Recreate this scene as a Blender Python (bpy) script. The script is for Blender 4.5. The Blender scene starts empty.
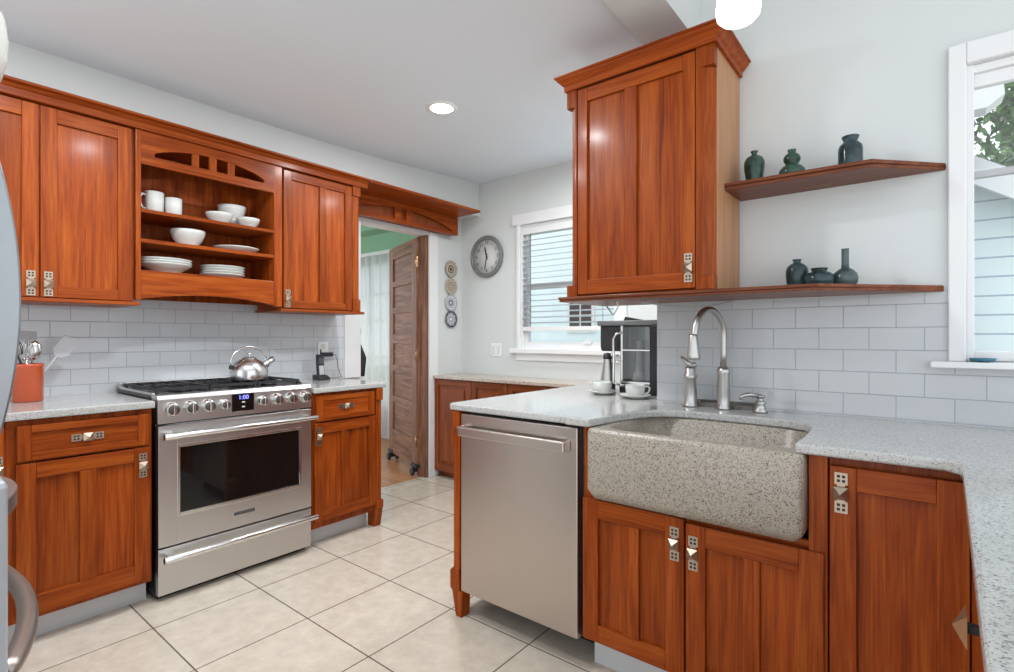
import bpy, bmesh, math, random
from mathutils import Vector, Matrix
PI = math.pi
random.seed(7)
sc = bpy.context.scene
col = sc.collection

# ------------------------------------------------------------------ camera
cd = bpy.data.cameras.new('camera'); cam = bpy.data.objects.new('camera', cd); col.objects.link(cam)
cam.location = (0, 0, 1.20); cam.rotation_euler = (PI/2, 0, math.radians(38.654))
cd.sensor_width = 36; cd.lens = 36*518.76/1014; cd.shift_y = 0.0009
cd.clip_start = 0.02; cd.clip_end = 200
sc.camera = cam
# ------------------------------------------------------------------ view
sc.view_settings.view_transform = 'Standard'; sc.view_settings.look = 'None'
sc.view_settings.gamma = 1; sc.view_settings.use_curve_mapping = False
sc.view_settings.exposure = 0.07
# ------------------------------------------------------------------ sky
w = bpy.data.worlds.new('sky'); sc.world = w; w.use_nodes = True
nt = w.node_tree; nt.nodes.clear()
wo = nt.nodes.new('ShaderNodeOutputWorld'); wb = nt.nodes.new('ShaderNodeBackground')
tc = nt.nodes.new('ShaderNodeTexCoord'); sx = nt.nodes.new('ShaderNodeSeparateXYZ'); rp = nt.nodes.new('ShaderNodeValToRGB')
mr = nt.nodes.new('ShaderNodeMapRange'); mr.inputs[1].default_value = -1; mr.inputs[2].default_value = 1
nt.links.new(tc.outputs['Generated'], sx.inputs[0]); nt.links.new(sx.outputs[2], mr.inputs[0]); nt.links.new(mr.outputs[0], rp.inputs[0])
e = rp.color_ramp.elements
e[0].position = 0.42; e[0].color = (.95, .96, .97, 1)
e[1].position = 0.52; e[1].color = (.87, .935, 1.0, 1)
wb.inputs[1].default_value = 1.85
nt.links.new(rp.outputs[0], wb.inputs[0]); nt.links.new(wb.outputs[0], wo.inputs[0])
# ------------------------------------------------------------------ recessed lamps: the first is seen, the rest are added unseen fill (bodies further down)
CANS = [(-2.10, 2.04), (-2.10, 0.35), (-1.45, 2.86), (-1.6, .95)]
CAN_WATT = 15

# ------------------------------------------------------------------ materials
def M(name, base=(.8, .8, .8), rough=.5, metal=0, spec=.5, coat=0, emit=None, es=0, trans=0):
    m = bpy.data.materials.new(name); m.use_nodes = True
    b = m.node_tree.nodes['Principled BSDF']
    b.inputs['Base Color'].default_value = (*base, 1); b.inputs['Roughness'].default_value = rough
    b.inputs['Metallic'].default_value = metal; b.inputs['Specular IOR Level'].default_value = spec
    b.inputs['Coat Weight'].default_value = coat; b.inputs['Coat Roughness'].default_value = .15
    b.inputs['Transmission Weight'].default_value = trans
    if emit: b.inputs['Emission Color'].default_value = (*emit, 1); b.inputs['Emission Strength'].default_value = es
    return m
def N(m, t, **kw):
    n = m.node_tree.nodes.new('ShaderNode'+t)
    for k, v in kw.items():
        if k.startswith('i_'): n.inputs[k[2:].replace('_', ' ')].default_value = v
        else: setattr(n, k, v)
    return n
def L(m, a, b): m.node_tree.links.new(a, b)
def bsdf(m): return m.node_tree.nodes['Principled BSDF']
def ramp(m, stops):
    r = N(m, 'ValToRGB'); els = r.color_ramp.elements
    while len(els) < len(stops): els.new(.5)
    for el, (p, c) in zip(els, stops): el.position = p; el.color = (*c, 1)
    return r
def bump(m, h, s=.2, d=.002):
    b = N(m, 'Bump'); b.inputs['Strength'].default_value = s; b.inputs['Distance'].default_value = d
    L(m, h, b.inputs['Height']); L(m, b.outputs[0], bsdf(m).inputs['Normal'])

def wood(name, axis, dark, mid, light, rough=.36, coat=.10, scale=1.0):
    m = M(name, rough=rough, coat=coat, spec=.12)
    t = N(m, 'TexCoord'); oi = N(m, 'ObjectInfo')
    ad = N(m, 'VectorMath', operation='ADD'); mulr = N(m, 'VectorMath', operation='SCALE')
    cx = N(m, 'CombineXYZ'); L(m, oi.outputs['Random'], cx.inputs[0]); L(m, oi.outputs['Random'], cx.inputs[1]); L(m, oi.outputs['Random'], cx.inputs[2])
    L(m, cx.outputs[0], mulr.inputs[0]); mulr.inputs['Scale'].default_value = 7.3
    L(m, t.outputs['Object'], ad.inputs[0]); L(m, mulr.outputs[0], ad.inputs[1])
    mp = N(m, 'Mapping'); s = [16*scale]*3; s['xyz'.index(axis)] = 1.0*scale
    mp.inputs['Scale'].default_value = s; L(m, ad.outputs[0], mp.inputs[0])
    n1 = N(m, 'TexNoise'); n1.inputs['Scale'].default_value = 1.6; n1.inputs['Detail'].default_value = 6; n1.inputs['Roughness'].default_value = .6; n1.inputs['Distortion'].default_value = .9
    L(m, mp.outputs[0], n1.inputs['Vector'])
    mp2 = N(m, 'Mapping'); s2 = [90*scale]*3; s2['xyz'.index(axis)] = 3.0*scale
    mp2.inputs['Scale'].default_value = s2; L(m, ad.outputs[0], mp2.inputs[0])
    n2 = N(m, 'TexNoise'); n2.inputs['Scale'].default_value = 2.2; n2.inputs['Detail'].default_value = 3
    L(m, mp2.outputs[0], n2.inputs['Vector'])
    mx = N(m, 'Mix'); mx.data_type = 'FLOAT'; mx.inputs[0].default_value = .35
    L(m, n1.outputs[0], mx.inputs[2]); L(m, n2.outputs[0], mx.inputs[3])
    r = ramp(m, [(.31, dark), (.5, mid), (.69, light)]); L(m, mx.outputs[0], r.inputs[0])
    hs = N(m, 'HueSaturation'); mv = N(m, 'MapRange'); mv.inputs[3].default_value = .86; mv.inputs[4].default_value = 1.14
    L(m, oi.outputs['Random'], mv.inputs[0]); L(m, mv.outputs[0], hs.inputs['Value']); L(m, r.outputs[0], hs.inputs['Color'])
    L(m, hs.outputs[0], bsdf(m).inputs['Base Color'])
    bump(m, n2.outputs[0], .08, .001)
    return m
CH = ((.135, .019, .0025), (.285, .052, .006), (.43, .105, .015))
WZ, WY, WX = [wood('cherry_wood_'+a, a, *CH) for a in 'zyx']
DH = ((.13, .030, .009), (.21, .052, .016), (.29, .085, .030))
DZ, DX = [wood('hutch_wood_'+a, a, *DH) for a in 'zx']
SH = ((.085, .022, .010), (.17, .052, .024), (.25, .085, .042))
SX = wood('shelf_wood', 'x', *SH)
OLD = ((.05, .020, .012), (.20, .088, .050), (.36, .19, .12))
OZ = wood('old_door_wood', 'x', *OLD, rough=.5, coat=.1, scale=1.3)
OZV = wood('old_door_stile_wood', 'z', *OLD, rough=.5, coat=.1, scale=1.3)
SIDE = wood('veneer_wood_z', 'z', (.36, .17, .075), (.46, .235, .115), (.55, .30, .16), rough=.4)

def granite(name, base, mid, darkc, scale=420, rough=.12):
    m = M(name, rough=rough, spec=.5)
    t = N(m, 'TexCoord')
    v = N(m, 'TexVoronoi'); v.inputs['Scale'].default_value = scale; v.inputs['Randomness'].default_value = 1
    L(m, t.outputs['Object'], v.inputs['Vector'])
    sp = N(m, 'SeparateColor'); L(m, v.outputs['Color'], sp.inputs[0])
    n = N(m, 'TexNoise'); n.inputs['Scale'].default_value = scale*.25; n.inputs['Detail'].default_value = 3; L(m, t.outputs['Object'], n.inputs['Vector'])
    ad = N(m, 'Math', operation='MULTIPLY_ADD'); ad.inputs[1].default_value = .55; L(m, n.outputs[0], ad.inputs[0]); L(m, sp.outputs[0], ad.inputs[2])
    r = ramp(m, [(.28, darkc), (.40, mid), (.62, base), (1.1 if False else 1.0, tuple(min(1, c*1.12) for c in base))])
    L(m, ad.outputs[0], r.inputs[0]); L(m, r.outputs[0], bsdf(m).inputs['Base Color'])
    return m
GR = granite('counter_granite', (.47, .468, .455), (.38, .372, .355), (.16, .155, .14))
GS = granite('sink_granite', (.38, .335, .275), (.20, .165, .13), (.05, .043, .037), scale=400, rough=.35)
HT = granite('hutch_top_stone', (.52, .44, .37), (.40, .33, .27), (.2, .16, .13), scale=160, rough=.2)

def tile(name, u, c1, c2, grout, bw=.154, rh=.079, du=0., dv=0., rough=.09, mort=.0016):
    m = M(name, rough=rough, spec=.6)
    g = N(m, 'NewGeometry'); s = N(m, 'SeparateXYZ'); L(m, g.outputs['Position'], s.inputs[0])
    c = N(m, 'CombineXYZ'); L(m, s.outputs['XYZ'.index(u)], c.inputs[0]); L(m, s.outputs[2 if u != 'F' else 1], c.inputs[1])
    mp = N(m, 'Mapping'); mp.inputs['Location'].default_value = (du, dv, 0); L(m, c.outputs[0], mp.inputs[0])
    b = N(m, 'TexBrick'); b.offset = .5; b.offset_frequency = 2
    for k, v in {'Color1': (*c1, 1), 'Color2': (*c2, 1), 'Mortar': (*grout, 1), 'Scale': 1, 'Mortar Size': mort, 'Mortar Smooth': .15, 'Brick Width': bw, 'Row Height': rh}.items(): b.inputs[k].default_value = v
    L(m, mp.outputs[0], b.inputs['Vector']); L(m, b.outputs['Color'], bsdf(m).inputs['Base Color'])
    inv = N(m, 'Math', operation='SUBTRACT'); inv.inputs[0].default_value = 1; L(m, b.outputs['Fac'], inv.inputs[1])
    n = N(m, 'TexNoise'); n.inputs['Scale'].default_value = 9; L(m, g.outputs['Position'], n.inputs['Vector'])
    ad = N(m, 'Math', operation='MULTIPLY_ADD'); ad.inputs[1].default_value = .25; L(m, n.outputs[0], ad.inputs[0]); L(m, inv.outputs[0], ad.inputs[2])
    bump(m, ad.outputs[0], .5, .0012)
    rr = N(m, 'MapRange'); rr.inputs[3].default_value = rough; rr.inputs[4].default_value = .7; L(m, b.outputs['Fac'], rr.inputs[0]); L(m, rr.outputs[0], bsdf(m).inputs['Roughness'])
    return m
TILE_R = tile('subway_tile_range', 'Y', (.60, .62, .64), (.63, .65, .67), (.34, .38, .42), du=-.885+.154*6, dv=-.013)
TILE_S = tile('subway_tile_sink', 'X', (.53, .54, .55), (.55, .56, .57), (.36, .385, .41), du=.07+.154*20, dv=-.048)

def floor_mat():
    m = M('floor_tile', rough=.22, spec=.5)
    g = N(m, 'NewGeometry'); mp = N(m, 'Mapping'); mp.inputs['Location'].default_value = (1.622+.424*20, -1.634+.438*20, 0); L(m, g.outputs['Position'], mp.inputs[0])
    b = N(m, 'TexBrick'); b.offset = 0
    for k, v in {'Color1': (.66, .585, .495, 1), 'Color2': (.63, .555, .465, 1), 'Mortar': (.15, .12, .095, 1), 'Scale': 1, 'Mortar Size': .0030, 'Mortar Smooth': .1, 'Brick Width': .424, 'Row Height': .438}.items(): b.inputs[k].default_value = v
    L(m, mp.outputs[0], b.inputs['Vector'])
    n = N(m, 'TexNoise'); n.inputs['Scale'].default_value = 14; n.inputs['Detail'].default_value = 6; n.inputs['Roughness'].default_value = .65; L(m, g.outputs['Position'], n.inputs['Vector'])
    r = ramp(m, [(.3, (.84, .83, .81)), (.7, (1.06, 1.06, 1.06))]); L(m, n.outputs[0], r.inputs[0])
    mx = N(m, 'Mix'); mx.data_type = 'RGBA'; mx.blend_type = 'MULTIPLY'; mx.inputs[0].default_value = 1
    L(m, b.outputs['Color'], mx.inputs[6]); L(m, r.outputs[0], mx.inputs[7]); L(m, mx.outputs[2], bsdf(m).inputs['Base Color'])
    inv = N(m, 'Math', operation='SUBTRACT'); inv.inputs[0].default_value = 1; L(m, b.outputs['Fac'], inv.inputs[1]); bump(m, inv.outputs[0], .6, .002)
    return m
FLOOR = floor_mat()
def paint(name, c, rough=.6):
    m = M(name, c, rough, spec=.25)
    n = N(m, 'TexNoise'); n.inputs['Scale'].default_value = 180; g = N(m, 'NewGeometry'); L(m, g.outputs['Position'], n.inputs['Vector']); bump(m, n.outputs[0], .06, .001)
    return m
WALL = paint('wall_paint', (.66, .685, .675)); CEIL = paint('ceiling_paint', (.77, .83, .885), .7); WHITE = paint('white_trim_paint', (.80, .80, .80), .35)
GREEN = paint('green_paint', (.23, .41, .27)); TEAL = paint('pale_green_paint', (.47, .74, .64)); PLINTH = M('toe_kick_tile', (.62, .64, .65), .3)
def steel(name, c, rough): return M(name, c, rough, metal=1)
STY = steel('brushed_steel_y', (.63, .62, .61), .33); STX = steel('brushed_steel_warm_reflection', (.54, .48, .44), .32)  # STX: warm reflection of wood and floor put into its base colour
CHROME = M('polished_steel', (.72, .71, .69), .2, metal=1); KETM = M('kettle_steel', (.66, .65, .64), .24, metal=1); NICKEL = M('brushed_nickel', (.50, .49, .47), .36, metal=1)
PEWTER = M('pewter_hardware', (.50, .41, .32), .42, metal=1); KNOBF = M('dark_knob_face', (.10, .085, .075), .3, metal=.6); HOLE = M('hole_shade', (.03, .018, .012), .6)
BRONZE = M('aged_copper_knob', (.48, .29, .17), .32, metal=1)
BLACK = M('black_enamel', (.012, .012, .012), .25); IRON = M('cast_iron', (.02, .02, .022), .55); RUBBER = M('dark_plastic', (.018, .018, .02), .4)
OVGLASS = M('oven_glass', (.006, .006, .006), .05, spec=.6); WCER = M('white_ceramic', (.66, .67, .64), .15)
ORANGE = M('orange_ceramic', (.52, .085, .025), .18, coat=.4)
def glaze(name, a, b):
    m = M(name, rough=.16, coat=.05, spec=.35); t = N(m, 'TexCoord'); n = N(m, 'TexNoise'); n.inputs['Scale'].default_value = 22; n.inputs['Detail'].default_value = 4; L(m, t.outputs['Object'], n.inputs['Vector'])
    r = ramp(m, [(.35, a), (.65, b)]); L(m, n.outputs[0], r.inputs[0]); L(m, r.outputs[0], bsdf(m).inputs['Base Color']); return m
GLZ = glaze('green_glaze', (.012, .028, .018), (.045, .105, .075)); GLZ2 = glaze('blue_green_glaze', (.012, .022, .022), (.045, .085, .095)); GLZ3 = glaze('grey_green_glaze', (.04, .06, .06), (.10, .14, .14))
def glass(name, tint=(1, 1, 1), gl=.06):
    m = bpy.data.materials.new(name); m.use_nodes = True; n = m.node_tree; n.nodes.clear()
    o = n.nodes.new('ShaderNodeOutputMaterial'); mix = n.nodes.new('ShaderNodeMixShader'); a = n.nodes.new('ShaderNodeBsdfTransparent'); g = n.nodes.new('ShaderNodeBsdfGlossy')
    a.inputs[0].default_value = (*tint, 1); g.inputs['Roughness'].default_value = .03; mix.inputs[0].default_value = gl
    n.links.new(a.outputs[0], mix.inputs[1]); n.links.new(g.outputs[0], mix.inputs[2]); n.links.new(mix.outputs[0], o.inputs[0]); return m
PANE = glass('window_glass'); TANK = glass('clear_grey_plastic', (.62, .62, .62), .12)
def sheer(name, c):
    m = bpy.data.materials.new(name); m.use_nodes = True; n = m.node_tree; n.nodes.clear()
    o = n.nodes.new('ShaderNodeOutputMaterial'); mix = n.nodes.new('ShaderNodeMixShader'); a = n.nodes.new('ShaderNodeBsdfTranslucent'); g = n.nodes.new('ShaderNodeBsdfDiffuse'); mix2 = n.nodes.new('ShaderNodeMixShader'); tr = n.nodes.new('ShaderNodeBsdfTransparent')
    a.inputs[0].default_value = (*c, 1); g.inputs[0].default_value = (*c, 1); mix.inputs[0].default_value = .45; mix2.inputs[0].default_value = .30
    n.links.new(a.outputs[0], mix.inputs[1]); n.links.new(g.outputs[0], mix.inputs[2]); n.links.new(mix.outputs[0], mix2.inputs[1]); n.links.new(tr.outputs[0], mix2.inputs[2]); n.links.new(mix2.outputs[0], o.inputs[0]); return m
SHEER = sheer('sheer_white_fabric', (.97, .97, .97))
SLAT = M('backlit_blind_slat', (.38, .42, .44), .4)  # white slats greyed: their backlit shade is put into the base colour
LAMP = M('lit_lamp_glass', (.9, .9, .9), .3, emit=(1, .98, .95), es=1.9)
CANL = M('lit_recessed_lens', (.9, .9, .9), .3, emit=(1, .97, .93), es=14.0)
DISP = M('display_digits', (.1, .1, .8), .3, emit=(.22, .25, 1), es=2.2)
GREYP = M('grey_silicone', (.46, .46, .47), .5); GREYD = M('dark_grey', (.07, .07, .075), .5)
CLOCKR = M('clock_rim_grey', (.17, .18, .17), .35); CLOCKF = M('clock_face', (.62, .62, .61), .5)
def medal(name, rings):
    m = M(name, rough=.35); t = N(m, 'TexCoord'); s = N(m, 'SeparateXYZ'); L(m, t.outputs['Object'], s.inputs[0])
    cx = N(m, 'CombineXYZ'); L(m, s.outputs[1], cx.inputs[0]); L(m, s.outputs[2], cx.inputs[1])
    ln = N(m, 'VectorMath', operation='LENGTH'); L(m, cx.outputs[0], ln.inputs[0])
    at = N(m, 'Math', operation='ARCTAN2'); L(m, s.outputs[2], at.inputs[0]); L(m, s.outputs[1], at.inputs[1])
    k = N(m, 'Math', operation='MULTIPLY'); k.inputs[1].default_value = 8; L(m, at.outputs[0], k.inputs[0])
    sn = N(m, 'Math', operation='SINE'); L(m, k.outputs[0], sn.inputs[0])
    ma = N(m, 'Math', operation='MULTIPLY_ADD'); ma.inputs[1].default_value = .05; L(m, sn.outputs[0], ma.inputs[0])
    mr = N(m, 'Math', operation='DIVIDE'); mr.inputs[1].default_value = .072; L(m, ln.outputs[1], mr.inputs[0]); L(m, mr.outputs[0], ma.inputs[2])
    r = ramp(m, rings); r.color_ramp.interpolation = 'CONSTANT'; L(m, ma.outputs[0], r.inputs[0]); L(m, r.outputs[0], bsdf(m).inputs['Base Color']); return m
def siding(name, c, dk, pitch, ax=2):
    m = M(name, c, .6)
    g = N(m, 'NewGeometry'); s = N(m, 'SeparateXYZ'); L(m, g.outputs['Position'], s.inputs[0])
    d = N(m, 'Math', operation='DIVIDE'); d.inputs[1].default_value = pitch; L(m, s.outputs[2], d.inputs[0])
    f = N(m, 'Math', operation='FRACT'); L(m, d.outputs[0], f.inputs[0])
    r = ramp(m, [(.0, dk), (.07, dk), (.10, c)]); r.color_ramp.interpolation = 'LINEAR'; L(m, f.outputs[0], r.inputs[0]); L(m, r.outputs[0], bsdf(m).inputs['Base Color'])
    bump(m, f.outputs[0], .6, .012); return m
SIDING = siding('pale_blue_siding', (.84, .97, 1.0), (.34, .46, .54), .135); SIDING2 = siding('blue_grey_siding', (.80, .90, .94), (.72, .82, .86), .16)
TEALW = M('teal_painted_wood', (.10, .19, .22), .5)
LEAF = M('leaf_green', (.15, .27, .09), .5); BARK = M('bark', (.16, .13, .10), .8)
ROOF = M('roof_shingle', (.10, .10, .11), .8); GRASS = M('lawn', (.12, .2, .07), .9)
def plank_floor():
    m = M('oak_floor', rough=.3); g = N(m, 'NewGeometry'); b = N(m, 'TexBrick')
    for k, v in {'Color1': (.50, .22, .095, 1), 'Color2': (.40, .165, .065, 1), 'Mortar': (.08, .03, .015, 1), 'Scale': 1, 'Mortar Size': .002, 'Brick Width': 1.1, 'Row Height': .06}.items(): b.inputs[k].default_value = v
    L(m, g.outputs['Position'], b.inputs['Vector']); L(m, b.outputs['Color'], bsdf(m).inputs['Base Color']); return m
OAK = plank_floor()

# ------------------------------------------------------------------ mesh builder
class MB:
    def __init__(s): s.v = []; s.f = []; s.m = []; s.sm = []; s.mats = []
    def mi(s, m):
        if m not in s.mats: s.mats.append(m)
        return s.mats.index(m)
    def add(s, vs, fs, m, smooth=False):
        o = len(s.v); s.v += [Vector(p) for p in vs]; k = s.mi(m)
        for f in fs: s.f.append([i+o for i in f]); s.m.append(k); s.sm.append(smooth)
        return s
    def box(s, x0, x1, y0, y1, z0, z1, m):
        x0, x1 = min(x0, x1), max(x0, x1); y0, y1 = min(y0, y1), max(y0, y1); z0, z1 = min(z0, z1), max(z0, z1)
        vs = [(x0, y0, z0), (x1, y0, z0), (x1, y1, z0), (x0, y1, z0), (x0, y0, z1), (x1, y0, z1), (x1, y1, z1), (x0, y1, z1)]
        return s.add(vs, [(3, 2, 1, 0), (4, 5, 6, 7), (0, 1, 5, 4), (1, 2, 6, 5), (2, 3, 7, 6), (3, 0, 4, 7)], m)
    def prism(s, pts, axis, a0, a1, m, smooth=False):      # pts: 2-D outline in the two other axes (x,y,z order)
        n = len(pts)
        def P(p, a): return {'x': (a, p[0], p[1]), 'y': (p[0], a, p[1]), 'z': (p[0], p[1], a)}[axis]
        vs = [P(p, a0) for p in pts]+[P(p, a1) for p in pts]
        ar = sum(pts[i][0]*pts[(i+1) % n][1]-pts[(i+1) % n][0]*pts[i][1] for i in range(n))
        flip = (ar > 0) != (axis != 'y'); 
        if a1 < a0: flip = not flip
        bot = list(range(n))[::-1]; top = list(range(n, 2*n)); sd = [(i, (i+1) % n, n+(i+1) % n, n+i) for i in range(n)]
        fs = [bot, top]
        if flip: fs = [f[::-1] for f in fs]; sd = [q[::-1] for q in sd]
        s.add(vs, fs, m); s.add(vs, sd, m, smooth); return s
    def lathe(s, prof, c, m, n=28, axis='z', cap=True):    # prof: (radius, height) from bottom to top
        vs = []; fs = []
        for r, h in prof:
            for k in range(n):
                a = 2*PI*k/n; p = (r*math.cos(a), r*math.sin(a), h)
                if axis == 'x': p = (h, p[0], p[1])
                if axis == 'y': p = (p[1], h, p[0])
                vs.append((c[0]+p[0], c[1]+p[1], c[2]+p[2]))
        for i in range(len(prof)-1):
            for k in range(n): fs.append((i*n+k, i*n+(k+1) % n, (i+1)*n+(k+1) % n, (i+1)*n+k))
        s.add(vs, fs, m, True)
        if cap:
            s.add(vs[:n], [list(range(n))[::-1]], m); s.add(vs[-n:], [list(range(n))], m)
        return s
    def tube(s, pts, r, m, n=12, cap=True):
        pts = [Vector(p) for p in pts]; rs = r if isinstance(r, (list, tuple)) else [r]*len(pts)
        vs = []; fs = []; up = None
        for i, p in enumerate(pts):
            d = (pts[min(i+1, len(pts)-1)]-pts[max(i-1, 0)]).normalized()
            if up is None: up = Vector((0, 0, 1)) if abs(d.z) < .9 else Vector((1, 0, 0))
            a = d.cross(up).normalized(); b = a.cross(d).normalized(); up = b
            for k in range(n):
                t = 2*PI*k/n; vs.append(p+(a*math.cos(t)+b*math.sin(t))*rs[i])
        for i in range(len(pts)-1):
            for k in range(n): fs.append((i*n+k, (i+1)*n+k, (i+1)*n+(k+1) % n, i*n+(k+1) % n))
        s.add(vs, fs, m, True)
        if cap: s.add(vs[:n], [list(range(n))], m); s.add(vs[-n:], [list(range(n))[::-1]], m)
        return s
    def obj(s, name, parent=None, bevel=0, org=None, seg=2):
        me = bpy.data.meshes.new(name); org = Vector(org) if org is not None else Vector((0, 0, 0))
        me.from_pydata([v-org for v in s.v], [], s.f); 
        for m in s.mats: me.materials.append(m)
        me.polygons.foreach_set('material_index', s.m); me.polygons.foreach_set('use_smooth', s.sm); me.update()
        bm = bmesh.new(); bm.from_mesh(me); bmesh.ops.remove_doubles(bm, verts=bm.verts, dist=1e-6); bm.normal_update(); bmesh.ops.recalc_face_normals(bm, faces=bm.faces); bm.to_mesh(me); bm.free()
        o = bpy.data.objects.new(name, me); col.objects.link(o)
        if bevel:
            b = o.modifiers.new('bevel', 'BEVEL'); b.width = bevel; b.segments = seg; b.limit_method = 'ANGLE'; b.angle_limit = math.radians(50)
        if parent is not None: o.parent = parent
        else: o.location = org
        return o
def wloc(o):
    p = Vector(o.location)
    while o.parent: o = o.parent; p += o.location
    return p
def part(name, mb, parent, bevel=0, label=None, seg=2):      # geometry given in world coordinates
    o = mb.obj(name, parent, bevel, wloc(parent), seg)
    if label: o['label'] = label
    return o
def thing(name, label, cat, loc=(0, 0, 0), group=None, rz=0):
    o = bpy.data.objects.new(name, None); o.empty_display_size = .05; col.objects.link(o); o.location = loc; o.rotation_euler = (0, 0, rz)
    o['label'] = label; o['category'] = cat
    if group: o['group'] = group
    return o
def single(name, mb, label, cat, loc=(0, 0, 0), bevel=0, group=None, seg=2):
    o = mb.obj(name, None, bevel, loc, seg); o['label'] = label; o['category'] = cat
    if group: o['group'] = group
    return o
def struct(name, mb, label=None, bevel=0):
    o = mb.obj(name, None, bevel); o['kind'] = 'structure'; o['label'] = label or name.replace('_', ' '); o['category'] = name.split('_')[0]
    return o
def dup(root, loc=None, label=None, rz=None):
    r = root.copy(); col.objects.link(r)
    if loc is not None: r.location = loc
    if rz is not None: r.rotation_euler = (0, 0, rz)
    if label: r['label'] = label
    for ch in list(root.children):
        c = ch.copy(); col.objects.link(c); c.parent = r
        for g in list(ch.children):
            d = g.copy(); col.objects.link(d); d.parent = c
    return r
def arc(cx, cy, r, a0, a1, n=8, ry=None):
    ry = ry or r
    return [(cx+r*math.cos(math.radians(a0+(a1-a0)*i/n)), cy+ry*math.sin(math.radians(a0+(a1-a0)*i/n))) for i in range(n+1)]
# face frames: u runs along the face left to right, v up, w out towards the room
class Fr:
    def __init__(s, kind, o): s.k = kind; s.o = o
    def p(s, u, v, w): return (s.o+w, u, v) if s.k == 'R' else (u, s.o-w, v)
    def box(s, mb, u0, u1, v0, v1, w0, w1, m):
        a = s.p(u0, v0, w0); b = s.p(u1, v1, w1); return mb.box(a[0], b[0], a[1], b[1], a[2], b[2], m)
    @property
    def wu(s): return WY if s.k == 'R' else WX
    @property
    def ax(s): return 'x' if s.k == 'R' else 'y'
def latch(F, parent, u, v, vert=True, w=0, name='latch', s=1.0):
    mb = MB(); h = .0015
    def B(a0, a1, b0, b1, w0, w1, m):
        if vert: F.box(mb, u+a0*s, u+a1*s, v+b0*s, v+b1*s, w+w0, w+w1, m)
        else: F.box(mb, u+b0*s, u+b1*s, v+a0*s, v+a1*s, w+w0, w+w1, m)
    for sg in (-1, 1):
        c = sg*.0375
        B(-.0145, .0145, c-.0155, c+.0155, 0, .0035, PEWTER)
        for i in (-1, 1):
            for j in (-1, 1):
                B(i*.0058-.0036, i*.0058+.0036, c+j*.0058-.0036, c+j*.0058+.0036, .003, .0042, HOLE)  # raised dark squares: shade inside the pierced holes, put in as colour
    B(-.009, .009, -.024, .024, 0, .006, PEWTER)
    b = .0165*s
    base = [F.p(u-b, v-b, w+.012), F.p(u+b, v-b, w+.012), F.p(u+b, v+b, w+.012), F.p(u-b, v+b, w+.012), F.p(u, v, w+.027)]
    st = .006*s
    F.box(mb, u-st, u+st, v-st, v+st, w+.004, w+.013, PEWTER)
    mb.add(base, [(3, 2, 1, 0), (0, 1, 4), (1, 2, 4), (2, 3, 4), (3, 0, 4)], PEWTER)
    return part(name, mb, parent, 0, 'pewter latch with a pyramid knob')
def door(F, root, u0, u1, v0, v1, st=.055, rt=.06, rb=.06, mull=None, mw=.05, t=.02, rec=.0135, name='door', wz=None, wu=None, lat=None, raised=False):
    wz = wz or WZ; wu = wu or F.wu
    mb = MB()
    F.box(mb, u0, u0+st, v0, v1, 0, t, wz); F.box(mb, u1-st, u1, v0, v1, 0, t, wz)
    F.box(mb, u0+st, u1-st, v1-rt, v1, 0, t-.0005, wu); F.box(mb, u0+st, u1-st, v0, v0+rb, 0, t-.0005, wu)
    spans = [(u0+st, u1-st)]
    if mull is not None:
        F.box(mb, mull-mw/2, mull+mw/2, v0+rb, v1-rt, 0, t-.0008, wz); spans = [(u0+st, mull-mw/2), (mull+mw/2, u1-st)]
    d = part(name, mb, root, .0022)
    for a, b in spans:
        pm = MB(); F.box(pm, a, b, v0+rb, v1-rt, .002, t-rec, wz)
        if raised:
            g = .028; F.box(pm, a+g, b-g, v0+rb+g, v1-rt-g, t-rec-.001, t-.002, wz)
        part('panel', pm, d, .006 if raised else 0)
    if lat: latch(F, d, lat[0], lat[1], True, t)
    return d
def drawer(F, root, u0, u1, v0, v1, t=.02, fr=.028, name='drawer', pull=True):
    mb = MB(); F.box(mb, u0, u0+fr*1.5, v0, v1, 0, t, WZ); F.box(mb, u1-fr*1.5, u1, v0, v1, 0, t, WZ)
    F.box(mb, u0+fr*1.5, u1-fr*1.5, v1-fr, v1, 0, t-.0005, F.wu); F.box(mb, u0+fr*1.5, u1-fr*1.5, v0, v0+fr, 0, t-.0005, F.wu)
    d = part(name, mb, root, .0022)
    pm = MB(); F.box(pm, u0+fr*1.5, u1-fr*1.5, v0+fr, v1-fr, .002, t-.008, F.wu); part('panel', pm, d)
    if pull: latch(F, d, (u0+u1)/2, (v0+v1)/2, False, t-.008, 'pull')
    return d

# ------------------------------------------------------------------ the room
XW, YC, YS = -3.29, 3.44, 2.25
def CZ(y):
    P = [(-3, 2.475), (1.5, 2.475), (2.0, 2.483), (2.55, 2.503), (3.0, 2.532), (3.6, 2.572)]
    for (a, za), (b, zb) in zip(P, P[1:]):
        if y <= b: return za+(zb-za)*max(0, (y-a))/(b-a)
    return P[-1][1]
struct('floor', MB().box(-3.35, 2.2, -1.3, 3.44, -.06, 0, FLOOR), 'beige square ceramic tile floor')
mb = MB(); ys = [-2.6, 0, 1, 1.5, 1.75, 2, 2.25, 2.5, 2.75, 3, 3.25, 3.5]
vs = []; fs = []
for y in ys:
    x1 = -.93 if y <= 2.25 else -.93
    vs += [(-3.4, y, CZ(y)), (x1, y, CZ(y)), (-3.4, y, CZ(y)+.1), (x1, y, CZ(y)+.1)]
for i in range(len(ys)-1):
    a = 4*i; b = a+4; fs += [(a, b, b+1, a+1), (a+2, a+3, b+3, b+2), (a, a+2, b+2, b), (a+1, b+1, b+3, a+3)]
fs += [(0, 1, 3, 2), (4*(len(ys)-1), 4*(len(ys)-1)+2, 4*(len(ys)-1)+3, 4*(len(ys)-1)+1)]
struct('ceiling', mb.add(vs, fs, CEIL), 'white ceiling over the range side')
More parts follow.
